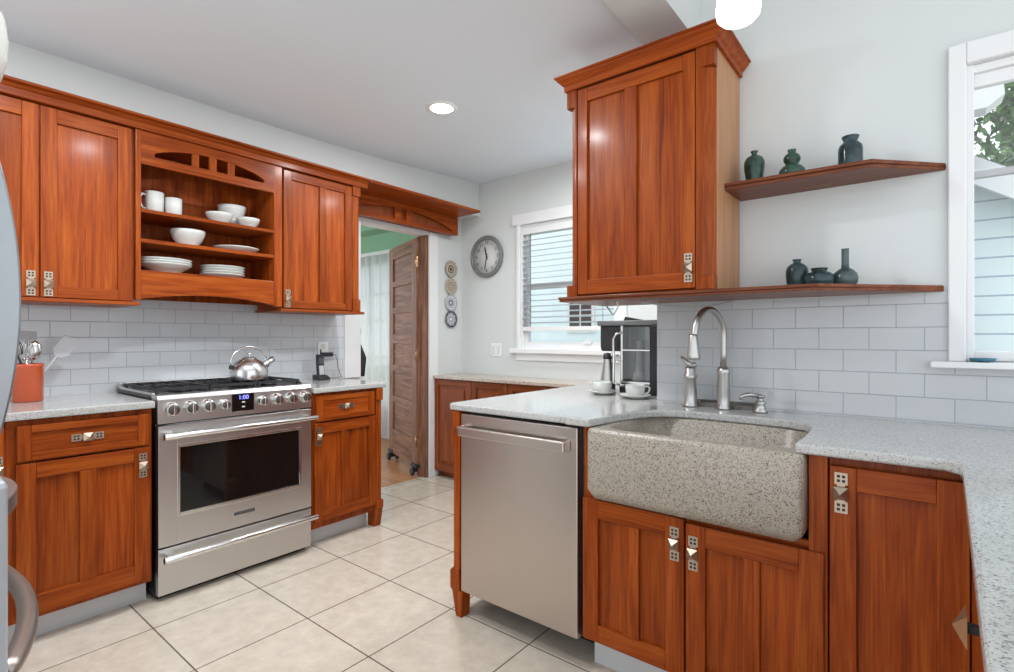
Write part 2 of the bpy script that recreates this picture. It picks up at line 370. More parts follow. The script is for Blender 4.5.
struct('ceiling_upper', MB().box(-.742, 2.2, -2.6, 2.37, 2.92, 3.02, CEIL), 'higher white ceiling over the sink side')
struct('trim_1', MB().box(-.93, -.742, -2.6, YS, 2.45, 3.0, WALL), 'boxed white ceiling beam ending above the wall cabinet')
# range wall with the doorway
mb = MB(); D0, D1, DT = 2.345, 3.04, 2.07
mb.box(XW-.12, XW, -2.6, D0, 0, 2.7, WALL).box(XW-.12, XW, D1, YC+.12, 0, 2.7, WALL).box(XW-.12, XW, D0, D1, DT, 2.7, WHITE)
struct('wall_left', mb, 'painted wall behind the range with a doorway')
struct('trim_2', MB().box(XW, -3.07, -2.6, YC, 2.268, 2.62, WALL), 'boxed soffit above the wall cabinets')
mb = MB(); mb.box(XW, XW+.016, 2.206, D0, .90, DT+.02, WHITE)
struct('trim_3', mb, 'white left casing of the doorway', .002)
mb = MB(); mb.box(XW, XW+.016, D1, 3.14, 0, DT+.02, WHITE)
struct('trim_4', mb, 'white right casing of the doorway', .002)
mb = MB(); mb.box(XW-.12, XW-.002, D1-.018, D1, 0, DT, OZV)
struct('trim_5', mb, 'brown wooden jamb on the right of the doorway', .001)
# back wall with window 1
WA, WB_, WZ0, WZ1 = -2.60, -1.74, 1.10, 2.10
mb = MB(); mb.box(-3.41, WA, YC, YC+.14, 0, 2.7, WALL).box(WB_, -.742, YC, YC+.14, 0, 2.7, WALL).box(WA, WB_, YC, YC+.14, 0, WZ0, WALL).box(WA, WB_, YC, YC+.14, WZ1, 2.7, WALL)
struct('wall_back', mb, 'painted back wall with the clock')
# sink wall with window 2, and its return to the back wall
VA, VB, VZ0, VZ1 = .112, .96, 1.12, 2.08
mb = MB(); mb.box(-.93, VA, YS, YS+.13, 0, 3.0, WALL).box(VB, 2.2, YS, YS+.13, 0, 3.0, WALL).box(VA, VB, YS, YS+.13, 0, VZ0, WALL).box(VA, VB, YS, YS+.13, VZ1, 3.0, WALL)
mb.box(-.93, -.742, YS+.13, YC, 0, 2.7, WALL)
struct('wall_right', mb, 'painted wall behind the sink with open shelves')
struct('trim_6', MB().box(XW, XW+.007, -.4, 2.206, .90, 1.40, TILE_R), 'white subway tile backsplash behind the range')
mb = MB(); mb.box(-.93, .067, YS-.007, YS, .90, 1.352, TILE_S).box(.067, 1.2, YS-.007, YS, .90, 1.098, TILE_S)
struct('trim_7', mb, 'white subway tile backsplash behind the sink')

# window 1
win = MB().box(WA-.036, WA, YC-.018, YC, 1.102, 2.126, WHITE).box(WB_, WB_+.094, YC-.018, YC, 1.102, 2.126, WHITE).box(WA-.076, WB_+.136, YC-.024, YC, 2.126, 2.216, WHITE)
win.box(WA-.044, WB_+.10, YC-.014, YC, 1.007, 1.066, WHITE)
w1 = struct('window_1', win, 'window with a white blind beside the clock', .003)
part('window_sill', MB().box(WA-.087, WB_+.147, YC-.05, YC+.08, 1.066, 1.102, WHITE), w1, .004)
fr = MB().box(WA, WA+.035, YC+.05, YC+.09, WZ0, WZ1, WHITE).box(WB_-.035, WB_, YC+.05, YC+.09, WZ0, WZ1, WHITE).box(WA+.035, WB_-.035, YC+.05, YC+.09, WZ0, 1.16, WHITE).box(WA+.035, WB_-.035, YC+.05, YC+.09, 2.05, WZ1, WHITE).box(WA+.035, WB_-.035, YC+.05, YC+.09, 1.60, 1.635, WHITE)
fr.box(WA, WA+.012, YC, YC+.05, WZ0, WZ1, WHITE).box(WB_-.012, WB_, YC, YC+.05, WZ0, WZ1, WHITE)
part('window_frame', fr, w1, .002)
part('pane', MB().box(WA+.036, WB_-.036, YC+.068, YC+.073, 1.16, 2.05, PANE), w1)
part('window_latch', MB().box(-2.02, -1.96, YC+.03, YC+.05, 1.15, 1.172, WHITE).lathe([(.013, 0), (.013, .014)], (-1.99, YC+.04, 1.17), WHITE, 12), w1)
bl = thing('window_blind', 'white slatted blind lowered over the window beside the clock', 'blind', (-2.14, YC+.03, 1.25))
part('headrail', MB().box(WA+.013, WB_-.013, YC-.005, YC+.045, 2.045, 2.098, WHITE), bl, .003)
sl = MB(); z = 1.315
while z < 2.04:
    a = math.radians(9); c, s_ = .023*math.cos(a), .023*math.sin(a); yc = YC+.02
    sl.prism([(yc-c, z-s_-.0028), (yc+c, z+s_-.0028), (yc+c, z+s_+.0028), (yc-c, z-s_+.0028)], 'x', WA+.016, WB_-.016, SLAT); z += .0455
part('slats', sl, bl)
part('bottom_rail', MB().box(WA+.015, WB_-.015, YC-.002, YC+.04, 1.249, 1.282, WHITE), bl, .003)
for x in (WA+.10, WB_-.10):
    part('ladder_cord', MB().tube([(x, YC-.006, 1.28), (x, YC-.006, 2.05)], .0016, GREYD, 6), bl)
# window 2
YF = YS-.02
win = MB().box(.067, VA, YF, YS, 1.12, 2.149, WHITE).box(VB, VB+.05, YF, YS, 1.12, 2.149, WHITE).box(VA, VB, YF, YS, 2.083, 2.149, WHITE)
w2 = struct('window_2', win, 'tall white window at the right over the counter', .004)
part('window_sill', MB().box(.021, VB+.09, YS-.055, YS+.06, 1.099, 1.120, WHITE), w2, .004)
fr = MB()
for a, b in ((VA, VA+.02), (VB-.035, VB)): fr.box(a, b, YS+.0, YS+.06, 1.12, 2.08, WHITE)
fr.box(VA, VB, YS+.005, YS+.06, 2.055, 2.08, WHITE).box(VA+.02, VB-.03, YS+.02, YS+.05, 2.012, 2.055, WHITE).box(VA+.02, VB-.03, YS+.02, YS+.05, 1.12, 1.154, WHITE)
part('window_frame', fr, w2, .003)
part('meeting_rail', MB().box(VA+.02, VB-.03, YS+.025, YS+.05, 1.718, 1.740, GREYP), w2, .002)
part('pane', MB().box(VA+.02, VB-.03, YS+.033, YS+.037, 1.154, 2.012, PANE), w2)
single('blue_dish', MB().lathe([(.014, 0), (.03, .004), (.034, .012), (.031, .012), (.02, .005), (.001, .004)], (.150, 2.222, 1.1205), glaze('teal_glass', (.03, .14, .20), (.05, .2, .28)), 24), 'small teal glass dish on the right window sill', 'dish', (.150, 2.222, 1.1205))

# the room beyond the doorway
FY = 3.92
struct('floor_beyond', MB().box(-7.2, -3.35, .2, FY, -.07, -.004, OAK), 'oak plank floor of the room beyond the doorway')
mb = MB(); FA, FB = -6.25, -4.42
mb.box(-7.2, FA, FY, FY+.12, 0, 2.21, WHITE).box(FB, -3.41, FY, FY+.12, 0, 2.21, WHITE).box(FA, FB, FY, FY+.12, 0, .40, WHITE).box(FA, FB, FY, FY+.12, 2.12, 2.21, WHITE).box(-7.2, -3.41, FY, FY+.12, 2.21, 2.62, GREEN)
mb.box(-7.2, -3.41, FY-.02, FY, 2.205, 2.23, WHITE)
struct('wall_beyond', mb, 'white and green wall of the room beyond the doorway')
mb = MB().box(-7.3, -3.41, .2, FY+.12, 2.52, 2.6, TEAL).box(-7.2, -3.41, FY-.22, FY, 2.44, 2.52, GREEN)
struct('ceiling_beyond', mb, 'pale green ceiling of the room beyond the doorway')
struct('baseboard_beyond', MB().box(-7.2, -3.41, FY-.018, FY, 0, .12, WHITE), 'white baseboard beyond the doorway')
w3 = struct('window_3', MB().box(FA-.08, FA, FY-.015, FY, .33, 2.19, WHITE).box(FB, FB+.08, FY-.015, FY, .33, 2.19, WHITE).box(FA, FB, FY-.015, FY, 2.12, 2.19, WHITE).box(FA, FB, FY-.015, FY, .33, .40, WHITE), 'window behind the sheer curtain beyond the doorway')
fr = MB()
for k in range(5):
    x = FA+(FB-FA)*k/4; fr.box(x-.014, x+.014, FY+.03, FY+.06, .40, 2.12, WHITE)
for z in (.42, .95, 1.4, 1.72, 2.10): fr.box(FA, FB, FY+.032, FY+.058, z-.014, z+.014, WHITE)
part('window_frame', fr, w3)
cu = MB(); vs = []; fs = []; n = 150
for i in range(n+1):
    x = -6.3+(2.05)*i/n; y = FY-.075+.022*math.sin(i*.62)+.012*math.sin(i*1.7+1)
    vs += [(x, y, .03), (x, y-.003, 2.17)]
for i in range(n): fs.append((2*i, 2*i+2, 2*i+3, 2*i+1))
cu.add(vs, fs, SHEER, True)
ct = thing('sheer_curtain', 'long white sheer curtain beyond the doorway', 'curtain', (-5.3, FY-.075, .03))
cuo = part('fabric', cu, ct); sm = cuo.modifiers.new('s', 'SOLIDIFY'); sm.thickness = .002
part('curtain_rod', MB().tube([(-6.4, FY-.075, 2.185), (-4.2, FY-.075, 2.185)], .012, WHITE, 10), ct)

# old door standing open beyond the doorway, hinged on the right jamb
hx, hy = -3.385, 3.012
ang = math.atan2(3.29-hy, -4.10-hx); W, T, H0, H1 = .76, .04, .075, 2.055
d1 = bpy.data.objects.new('door_1', None); col.objects.link(d1); d1.location = (hx, hy, 0); d1.rotation_euler = (0, 0, ang)
d1['kind'] = 'structure'; d1['label'] = 'old brown panelled wooden door standing open in the doorway'; d1['category'] = 'door'
def lpart(name, mb, parent, bevel=0, label=None):
    o = mb.obj(name, parent, bevel); 
    if label: o['label'] = label
    return o
# in the local frame: x along the door from the hinge, +y faces the room beyond's left (towards the camera)
mb = MB().box(0, .115, -T/2, T/2, H0, H1, OZV).box(W-.115, W, -T/2, T/2, H0, H1, OZV)
zr = [H0, .30, .55, .60, .855, .91, 1.14, 1.19, 1.385, 1.43, 1.655, 1.70, 1.93, H1]
rails = [(H0, .31), (.575, .635), (.87, .93), (1.135, 1.225), (1.42, 1.475), (1.675, 1.73), (1.945, H1)]
for a, b in rails: mb.box(.115, W-.115, -T/2, T/2, a, b, OZ)
fr_o = lpart('door_frame', mb, d1, .003)
for (a, b), (c, dd) in zip(rails, rails[1:]): lpart('panel', MB().box(.115, W-.115, -.007, .007, b, c, OZ), d1)
for z in (.3, 1.05, 1.85): lpart('hinge', MB().box(-.002, .002, T/2-.012, T/2+.004, z-.045, z+.045, BRONZE).tube([(-.002, T/2+.005, z-.05), (-.002, T/2+.005, z+.05)], .005, BRONZE, 8), d1)
for x in (.05, W-.05):
    c = MB().box(x-.055, x+.055, -T/2-.012, T/2+.012, .07, .105, IRON)
    c.lathe([(.03, -.013), (.034, -.006), (.034, .006), (.03, .013)], (x, T/2+.02, .034), IRON, 16, 'y').lathe([(.03, -.013), (.034, -.006), (.034, .006), (.03, .013)], (x, -T/2-.02, .034), IRON, 16, 'y')
    c.tube([(x, -T/2-.034, .034), (x, T/2+.034, .034)], .008, IRON, 8).box(x-.012, x+.012, -T/2-.02, T/2+.02, .03, .08, IRON)
    lpart('caster', c, d1, 0, 'black cast iron caster')

# ------------------------------------------------------------------ range wall cabinets
FB_ = Fr('R', -2.70)      # base cabinet faces; doors add 2 cm
def base_left():
    r = thing('base_cabinet', 'cherry base cabinet with one drawer and door left of the range', 'cabinet', (-2.98, .60, 0))
    mb = MB().box(XW+.01, -2.70, .345, .822, .105, .878, WZ); part('body', mb, r, .001)
    part('toe_kick', MB().box(XW+.01, -2.775, .345, .822, .0, .105, PLINTH), r, 0, 'grey tiled toe kick')
    drawer(FB_, r, .375, .808, .722, .858)
    door(FB_, r, .373, .81, .125, .712, st=.058, rt=.06, rb=.075, mull=.591, mw=.055, lat=(.783, .635))
    return r
base_left()
r = thing('base_cabinet', 'narrow cherry base cabinet partly hidden behind the refrigerator', 'cabinet', (-2.98, .16, 0))
part('body', MB().box(XW+.01, -2.70, -.10, .343, .105, .878, WZ), r); part('toe_kick', MB().box(XW+.01, -2.775, -.10, .343, 0, .105, PLINTH), r)
door(FB_, r, -.08, .342, .125, .858, lat=(.322, .70))
def base_right():
    r = thing('base_cabinet', 'cherry base cabinet with drawer, door and footed post right of the range', 'cabinet', (-2.98, 1.84, 0))
    part('body', MB().box(XW+.01, -2.70, 1.604, 2.07, .105, .878, WZ), r, .001)
    part('toe_kick', MB().box(XW+.01, -2.775, 1.604, 2.03, 0, .105, PLINTH), r, 0, 'grey tiled toe kick')
    drawer(FB_, r, 1.622, 2.022, .717, .862)
    door(FB_, r, 1.614, 2.030, .145, .706, st=.045, rt=.06, rb=.06, mull=1.80, mw=.022, lat=(1.637, .632))
    p = MB(); X0, X1 = -2.77, -2.672
    p.box(X0, X1, 2.035, 2.082, .80, .878, WZ).box(X0, X1-.012, 2.035, 2.076, .165, .80, WZ)
    p.prism([(X0, .0), (X1-.03, .0), (X1-.018, .06), (X1-.006, .115), (X1, .125), (X1, .17), (X0, .17)], 'y', 2.035, 2.085, WZ)
    part('post', p, r, .004)
    return r
base_right()
def counter(name, pts, z0, z1, mat, label, bev=.006):
    mb = MB().prism(pts, 'z', z0, z1, mat); c = (sum(p[0] for p in pts)/len(pts), sum(p[1] for p in pts)/len(pts), z0)
    return single(name, mb, label, 'countertop', c, bev, seg=3)
counter('countertop', [(XW+.008, -.4), (-2.672, -.4), (-2.672, .828), (XW+.008, .828)], .882, .914, GR, 'pale granite countertop left of the range under the orange crock')
counter('countertop', [(XW+.008, 1.602), (-2.668, 1.602)]+arc(-2.69, 2.09, .022, 0, 90, 4)+[(XW+.008, 2.112)], .880, .910, GR, 'short pale granite countertop right of the range under the cordless phone')

# upper cabinets
FU = Fr('R', -2.98)
r = thing('wall_cabinet', 'cherry wall cabinet with two doors at the far left', 'cabinet', (-3.13, .5, 1.355))
part('body', MB().box(XW+.008, -2.98, .16, .832, 1.368, 2.205, WZ), r, .001)
part('bottom_board', MB().box(XW+.008, -2.945, .16, .85, 1.352, 1.368, WY), r, .003)
door(FU, r, .165, .484, 1.372, 2.198, st=.055, rt=.062, rb=.05, lat=(.458, 1.43)); door(FU, r, .489, .820, 1.372, 2.198, st=.055, rt=.062, rb=.05, lat=(.515, 1.43))
def arch_board(mb, F, u0, u1, v0, v1, h0, h1, hb, ht, t, m, ms, slats, he=.018):
    # board with a flat-bottomed arched slot h0..h1 and upright slats across it
    F.box(mb, u0, h0, v0, v1, 0, t, m); F.box(mb, h1, u1, v0, v1, 0, t, m); F.box(mb, h0, h1, v0, hb, 0, t, m)
    n = 16; top = []
    for i in range(n+1):
        a = i/n; u = h0+(h1-h0)*a; top.append((u, hb+he+(ht-hb-he)*(1-(2*a-1)**2)**.8))
    pts = [(h0, v1)]+top+[(h1, v1)]
    if F.k == 'R': mb.prism(pts, 'x', F.o, F.o+t, m)
    else: mb.prism(pts, 'y', F.o, F.o-t, m)
    for a, b in slats: F.box(mb, a, b, hb, ht+.005, .002, t-.003, ms)
r = thing('open_shelf_cabinet', 'cherry open wall cabinet with white dishes and an arched slatted top rail', 'cabinet', (-3.13, 1.2, 1.38))
X1 = -2.98
mb = MB().box(XW+.008, X1, .835, .853, 1.40, 2.205, WZ).box(XW+.008, X1, 1.523, 1.568, 1.40, 2.205, WZ).box(XW+.008, X1, .853, 1.523, 2.185, 2.205, WY)
mb.box(XW+.008, XW+.02, .853, 1.523, 1.40, 2.185, WZ); part('body', mb, r)
for a, b in ((.835, .857), (1.519, 1.568)):
    mb = MB(); FU.box(mb, a, b, 1.378, 2.205, 0, .02, WZ); part('stile', mb, r, .002)
mb = MB(); arch_board(mb, FU, .857, 1.519, 2.043, 2.205, .914, 1.462, 2.087, 2.158, .02, WY, WZ, ((1.085, 1.117), (1.168, 1.204), (1.262, 1.298))); part('arched_rail', mb, r)
for nm, z, th in (('shelf', 1.826, .018), ('shelf', 1.680, .018), ('bottom_shelf', 1.525, .02)): part(nm, MB().box(XW+.021, -2.963 if nm == 'shelf' else -2.985, .854, 1.522, z-th, z, WY), r, .002)
n = 14; lo = [(.857+(1.519-.857)*i/n, 1.385+.032*(1-(2*i/n-1)**2)) for i in range(n+1)]
part('valance', MB().prism([(.857, 1.527)]+lo+[(1.519, 1.527)], 'x', X1, X1+.018, WY), r, .002)
r = thing('wall_cabinet', 'cherry wall cabinet with one tall two-panel door beside the doorway', 'cabinet', (-3.13, 1.85, 1.355))
part('body', MB().box(XW+.018, -2.98, 1.571, 2.112, 1.368, 2.205, WZ), r, .001)
part('bottom_board', MB().box(XW+.018, -2.945, 1.555, 2.14, 1.352, 1.368, WY), r, .003)
door(FU, r, 1.579, 2.050, 1.374, 2.196, st=.05, rt=.05, rb=.045, mull=1.838, mw=.045, lat=(1.604, 1.43))
mb = MB(); FU.box(mb, 2.053, 2.112, 1.368, 1.45, 0, .03, WZ); FU.box(mb, 2.053, 2.112, 2.14, 2.205, 0, .03, WZ); FU.box(mb, 2.053, 2.104, 1.45, 2.14, 0, .02, WZ); part('post', mb, r, .004)
mb = MB()
prof = [(-3.07, 2.206), (-2.945, 2.206), (-2.945, 2.236), (-2.938, 2.239), (-2.925, 2.249), (-2.905, 2.254), (-2.905, 2.265), (-3.07, 2.265)]
mb.prism(prof, 'y', .16, 2.165, WY)
single('crown_molding', mb, 'long cherry crown molding along the top of the range wall cabinets', 'molding', (-3.0, 1.2, 2.206), .0015)
r = thing('header_shelf', 'cherry header shelf with an arched slatted board over the doorway', 'shelf', (-3.1, 2.7, 2.09))
part('shelf_board', MB().prism([(-3.285, 2.168), (-2.905, 2.168), (-2.905, 3.275), (-3.285, 3.275)], 'z', 2.246, 2.266, WY), r, .003)
FH = Fr('R', -3.215)
mb = MB(); FH.box(mb, 2.12, 3.29, 2.095, 2.246, -.057, 0, DZ); part('back_board', mb, r)
mb = MB(); arch_board(mb, FH, 2.12, 3.29, 2.090, 2.246, 2.16, 3.22, 2.118, 2.205, .03, WY, WY, ((2.60, 2.655), (2.71, 2.765)), he=.008); part('arched_board', mb, r)

# ------------------------------------------------------------------ range
def text(name, body, size, parent, loc, rot, mat, depth=.0006):
    c = bpy.data.curves.new(name, 'FONT'); c.body = body; c.size = size; c.extrude = depth; c.align_x = 'CENTER'; c.align_y = 'CENTER'
    t = bpy.data.objects.new(name+'_tmp', c); me = bpy.data.meshes.new_from_object(t); bpy.data.objects.remove(t)
    me.materials.clear(); me.materials.append(mat); o = bpy.data.objects.new(name, me); col.objects.link(o)
    o.parent = parent; o.location = Vector(loc)-wloc(parent); o.rotation_euler = rot; return o
RR = (PI/2, 0, PI/2)      # lettering that faces +X
FRg = Fr('R', -2.715)
R = thing('gas_range', 'stainless steel gas range with eight knobs and a kettle on top', 'range', (-2.98, 1.215, 0))
Y0, Y1 = .842, 1.590
part('body', MB().box(XW+.02, -2.72, Y0, Y1, .02, .925, BLACK), R)
mb = MB().prism([(-2.76, .806), (-2.682, .806), (-2.682, .915), (-2.692, .934), (-2.76, .934)], 'y', Y0-.002, Y1+.002, STY)
cp = part('control_panel', mb, R, .002)
part('cooktop', MB().box(XW+.02, -2.76, Y0, Y1, .922, .934, BLACK).box(XW+.012, XW+.06, Y0, Y1, .934, .962, STY).box(-3.23, -2.76, Y0, Y0+.012, .93, .942, STY).box(-3.23, -2.76, Y1-.012, Y1, .93, .942, STY), R, .002)
for k in range(5):
    cx, cy = [(-3.10, 1.0), (-2.88, 1.0), (-2.99, 1.216), (-3.10, 1.43), (-2.88, 1.43)][k]
    part('burner', MB().lathe([(.055, .934), (.055, .940), (.04, .944), (.04, .950), (.001, .951)], (cx, cy, 0), IRON, 20), R)
for k in range(3):
    a = Y0+.015+k*.240; b = a+.236; g = MB(); x0, x1 = -3.215, -2.775; z0, z1 = .948, .960
    g.box(x0, x1, a, a+.012, z0, z1, IRON).box(x0, x1, b-.012, b, z0, z1, IRON).box(x0, x0+.012, a, b, z0, z1, IRON).box(x1-.012, x1, a, b, z0, z1, IRON).box(-3.001, -2.989, a, b, z0, z1, IRON)
    for q in (.25, .5, .75): yy = a+(b-a)*q; g.box(x0, -3.13, yy-.005, yy+.005, z0, z1, IRON).box(-3.06, -2.93, yy-.005, yy+.005, z0, z1, IRON).box(-2.85, x1, yy-.005, yy+.005, z0, z1, IRON)
    for xx in (x0, x1-.014):
        for yy in (a, b-.014): g.box(xx, xx+.014, yy, yy+.014, .934, z0, IRON)
    part('grate', g, R, .0015)
for y, rr in ((.896, .030), (.974, .030), (1.050, .030), (1.123, .023), (1.311, .023), (1.390, .029), (1.469, .029), (1.548, .029)):
    k = MB().lathe([(rr*1.12, 0), (rr*1.12, .005), (rr*.98, .008), (rr*.94, .026), (rr*.90, .030), (rr*.80, .031)], (-2.682, y, .869), CHROME, 28, 'x', False).lathe([(rr*.81, .0305), (rr*.80, .032), (.001, .0325)], (-2.682, y, .869), KNOBF, 24, 'x')
    kn = part('knob', k, R); part('grip', MB().box(-2.651, -2.634, y-rr*.22, y+rr*.22, .869-rr*.78, .869+rr*.78, CHROME), kn, .002)
ds = part('display', MB().box(-2.684, -2.679, 1.160, 1.270, .826, .915, OVGLASS), R, .001)
text('digits', '1:00', .030, ds, (-2.6785, 1.217, .895), RR, DISP)
part('touch_mark', MB().box(-2.679, -2.6783, 1.209, 1.224, .868, .8745, WCER), ds); part('touch_mark', MB().box(-2.679, -2.6783, 1.209, 1.224, .845, .8515, WCER), ds)
mb = MB(); wl, wr, wb0, wt = .930, 1.520, .388, .690
FRg.box(mb, Y0, wl-.012, .247, .795, -.0, .035, STY); FRg.box(mb, wr+.012, Y1, .247, .795, 0, .035, STY); FRg.box(mb, wl-.012, wr+.012, .247, wb0-.014, 0, .035, STY); FRg.box(mb, wl-.012, wr+.012, wt+.012, .795, 0, .035, STY)
od = part('oven_door', mb, R, .002)
mb = MB(); 
for a in ((wl-.012, wl, wb0-.014, wt+.012), (wr, wr+.012, wb0-.014, wt+.012), (wl, wr, wb0-.014, wb0), (wl, wr, wt, wt+.012)): FRg.box(mb, *a, 0, .037, CHROME)
part('window_trim', mb, od, .002)
mb = MB(); FRg.box(mb, wl, wr, wb0, wt, 0, .028, OVGLASS); part('oven_window', mb, od)
def rhandle(z, parent, x):
    m_ = MB().lathe([(.0135, 0), (.0155, .003), (.0155, .747), (.0135, .75)], (x, .85, z), CHROME, 16, 'y')
    for y in (.885, 1.555): m_.box(-2.682, x+.006, y-.014, y+.014, z-.012, z+.012, STY)
    return part('handle', m_, parent, .0)
rhandle(.752, od, -2.632)
bp = part('badge', MB().box(-2.681, -2.6775, 1.165, 1.277, .303, .327, CHROME).box(-2.678, -2.677, 1.169, 1.273, .3065, .3235, GREYD), od)
tk = MB()
for i in range(10): tk.box(-2.6772, -2.6765, 1.175+i*.0095, 1.175+i*.0095+.005, .3105, .3195, NICKEL)
bdr = MB().box(-2.715, -2.682, Y0, Y1, .028, .238, STY); bd = part('bottom_drawer', bdr, R, .002)
rhandle(.200, bd, -2.632)
part('toe_base', MB().box(XW+.05, -2.73, Y0+.01, Y1-.01, 0, .025, BLACK), R)
# kettle
K = thing('kettle', 'shiny stainless tea kettle on the range top', 'kettle', (-2.895, 1.345, .9605)); kx, ky, kz = -2.895, 1.345, .9605
part('body', MB().lathe([(.086, 0), (.094, .004), (.096, .012), (.096, .055), (.088, .078), (.065, .105), (.04, .118), (.038, .122), (.034, .126), (.012, .131), (.001, .131)], (kx, ky, kz), KETM, 32), K)
part('lid_knob', MB().lathe([(.004, .130), (.005, .138), (.011, .145), (.009, .153), (.001, .155)], (kx, ky, kz), KETM, 14), K)
part('spout', MB().tube([(kx+.01, ky+.065, kz+.068), (kx+.015, ky+.095, kz+.095), (kx+.02, ky+.128, kz+.118)], [.024, .018, .015], KETM, 14), K)
pts = [(kx, ky-.09, kz+.075)]+[(kx, ky+.098*math.cos(t), kz+.10+.085*math.sin(t)) for t in [PI-(PI-.25)*i/14 for i in range(15)]]+[(kx, ky+.080, kz+.098), (kx, ky+.066, kz+.092)]
part('handle', MB().tube(pts, .0055, KETM, 10).box(kx-.008, kx+.008, ky-.104, ky-.084, kz+.066, kz+.086, RUBBER), K)
# ------------------------------------------------------------------ dishes on the open shelves
def mug(x, y, z, r, h, label, hd, grp):
    t = thing('mug', label, 'mug', (x, y, z), grp)
    part('cup', MB().lathe([(r*.86, 0), (r*.94, .004), (r, h*.5), (r, h), (r-.004, h), (r-.004, h*.4), (r*.8, .006), (.001, .006)], (x, y, z), WCER, 26), t)
    if hd:
        pts = [(x+hd[0]*q, y+hd[1]*q, z+zz) for q, zz in ((r-.002, h*.82), (r+.017, h*.84), (r+.027, h*.68), (r+.027, h*.42), (r+.017, h*.24), (r-.002, h*.22))]
        part('handle', MB().tube(pts, .0052, WCER, 8), t)
    return t
mug(-3.08, .950, 1.8262, .043, .115, 'white mug with its handle to the left on the top shelf of the dish cabinet', (.25, -.97), 'mugs on the dish shelf')
mug(-3.055, 1.030, 1.8262, .038, .095, 'smaller white mug to the right of the handled mug on the top dish shelf', (-.8, -.6), 'mugs on the dish shelf')
def bowl(x, y, z, r, h, label, grp, foot=.5, c='bowl'):
    return single(c, MB().lathe([(r*foot, 0), (r*foot, .006), (r*.80, h*.42), (r*.96, h*.8), (r, h), (r-.004, h), (r*.76, h*.46), (r*foot, .010), (.001, .009)], (x, y, z), WCER, 32), label, 'bowl', (x, y, z), 0, grp)
G = 'white bowls on the dish shelves'
bowl(-3.05, 1.255, 1.8262, .070, .058, 'shallow white bowl at the left of the three on the top dish shelf', G)
bowl(-3.05, 1.410, 1.8262, .064, .056, 'white bowl at the right of the three on the top dish shelf', G)
bowl(-3.175, 1.375, 1.8262, .070, .058, 'white bowl stacked upside-down support at the back of the top dish shelf', G)['label'] = 'lower white bowl at the back of the top dish shelf'
bowl(-3.175, 1.375, 1.8600, .078, .105, 'raised white bowl standing in another behind the front bowls of the top dish shelf', G)
bowl(-3.08, 1.105, 1.6802, .085, .088, 'deep white bowl alone at the left of the middle dish shelf', G)
def plate(x, y, z, r, h, label, grp, c='plate'):
    return single(c, MB().lathe([(r*.6, 0), (r*.66, .003), (r*.97, h*.85), (r, h), (r-.003, h+.001), (r*.64, .007), (.001, .006)], (x, y, z), WCER, 36), label, c, (x, y, z), 0, grp)
plate(-3.09, 1.362, 1.6802, .120, .030, 'single white plate at the right of the middle dish shelf', 'white plates on the dish shelves')
for k, lb in enumerate(('bottom wide white soup bowl of the nested stack on the lowest dish shelf', 'middle wide white soup bowl of the nested stack on the lowest dish shelf', 'top wide white soup bowl of the nested stack on the lowest dish shelf')):
    x, y, z = -3.085, 1.0, 1.5252+k*.0125
    single('soup_bowl', MB().lathe([(.06, 0), (.062, .005), (.085, .022), (.118, .046), (.122, .051), (.118, .052), (.083, .028), (.055, .010), (.001, .009)], (x, y, z), WCER, 36), lb, 'bowl', (x, y, z), 0, 'nested soup bowls on the lowest dish shelf')
for k, nm in enumerate(('bottom', 'second', 'third', 'top')): plate(-3.085, 1.285, 1.5252+k*.0145, .114, .024, nm+' white plate of the four stacked on the lowest dish shelf', 'plates stacked on the lowest dish shelf')
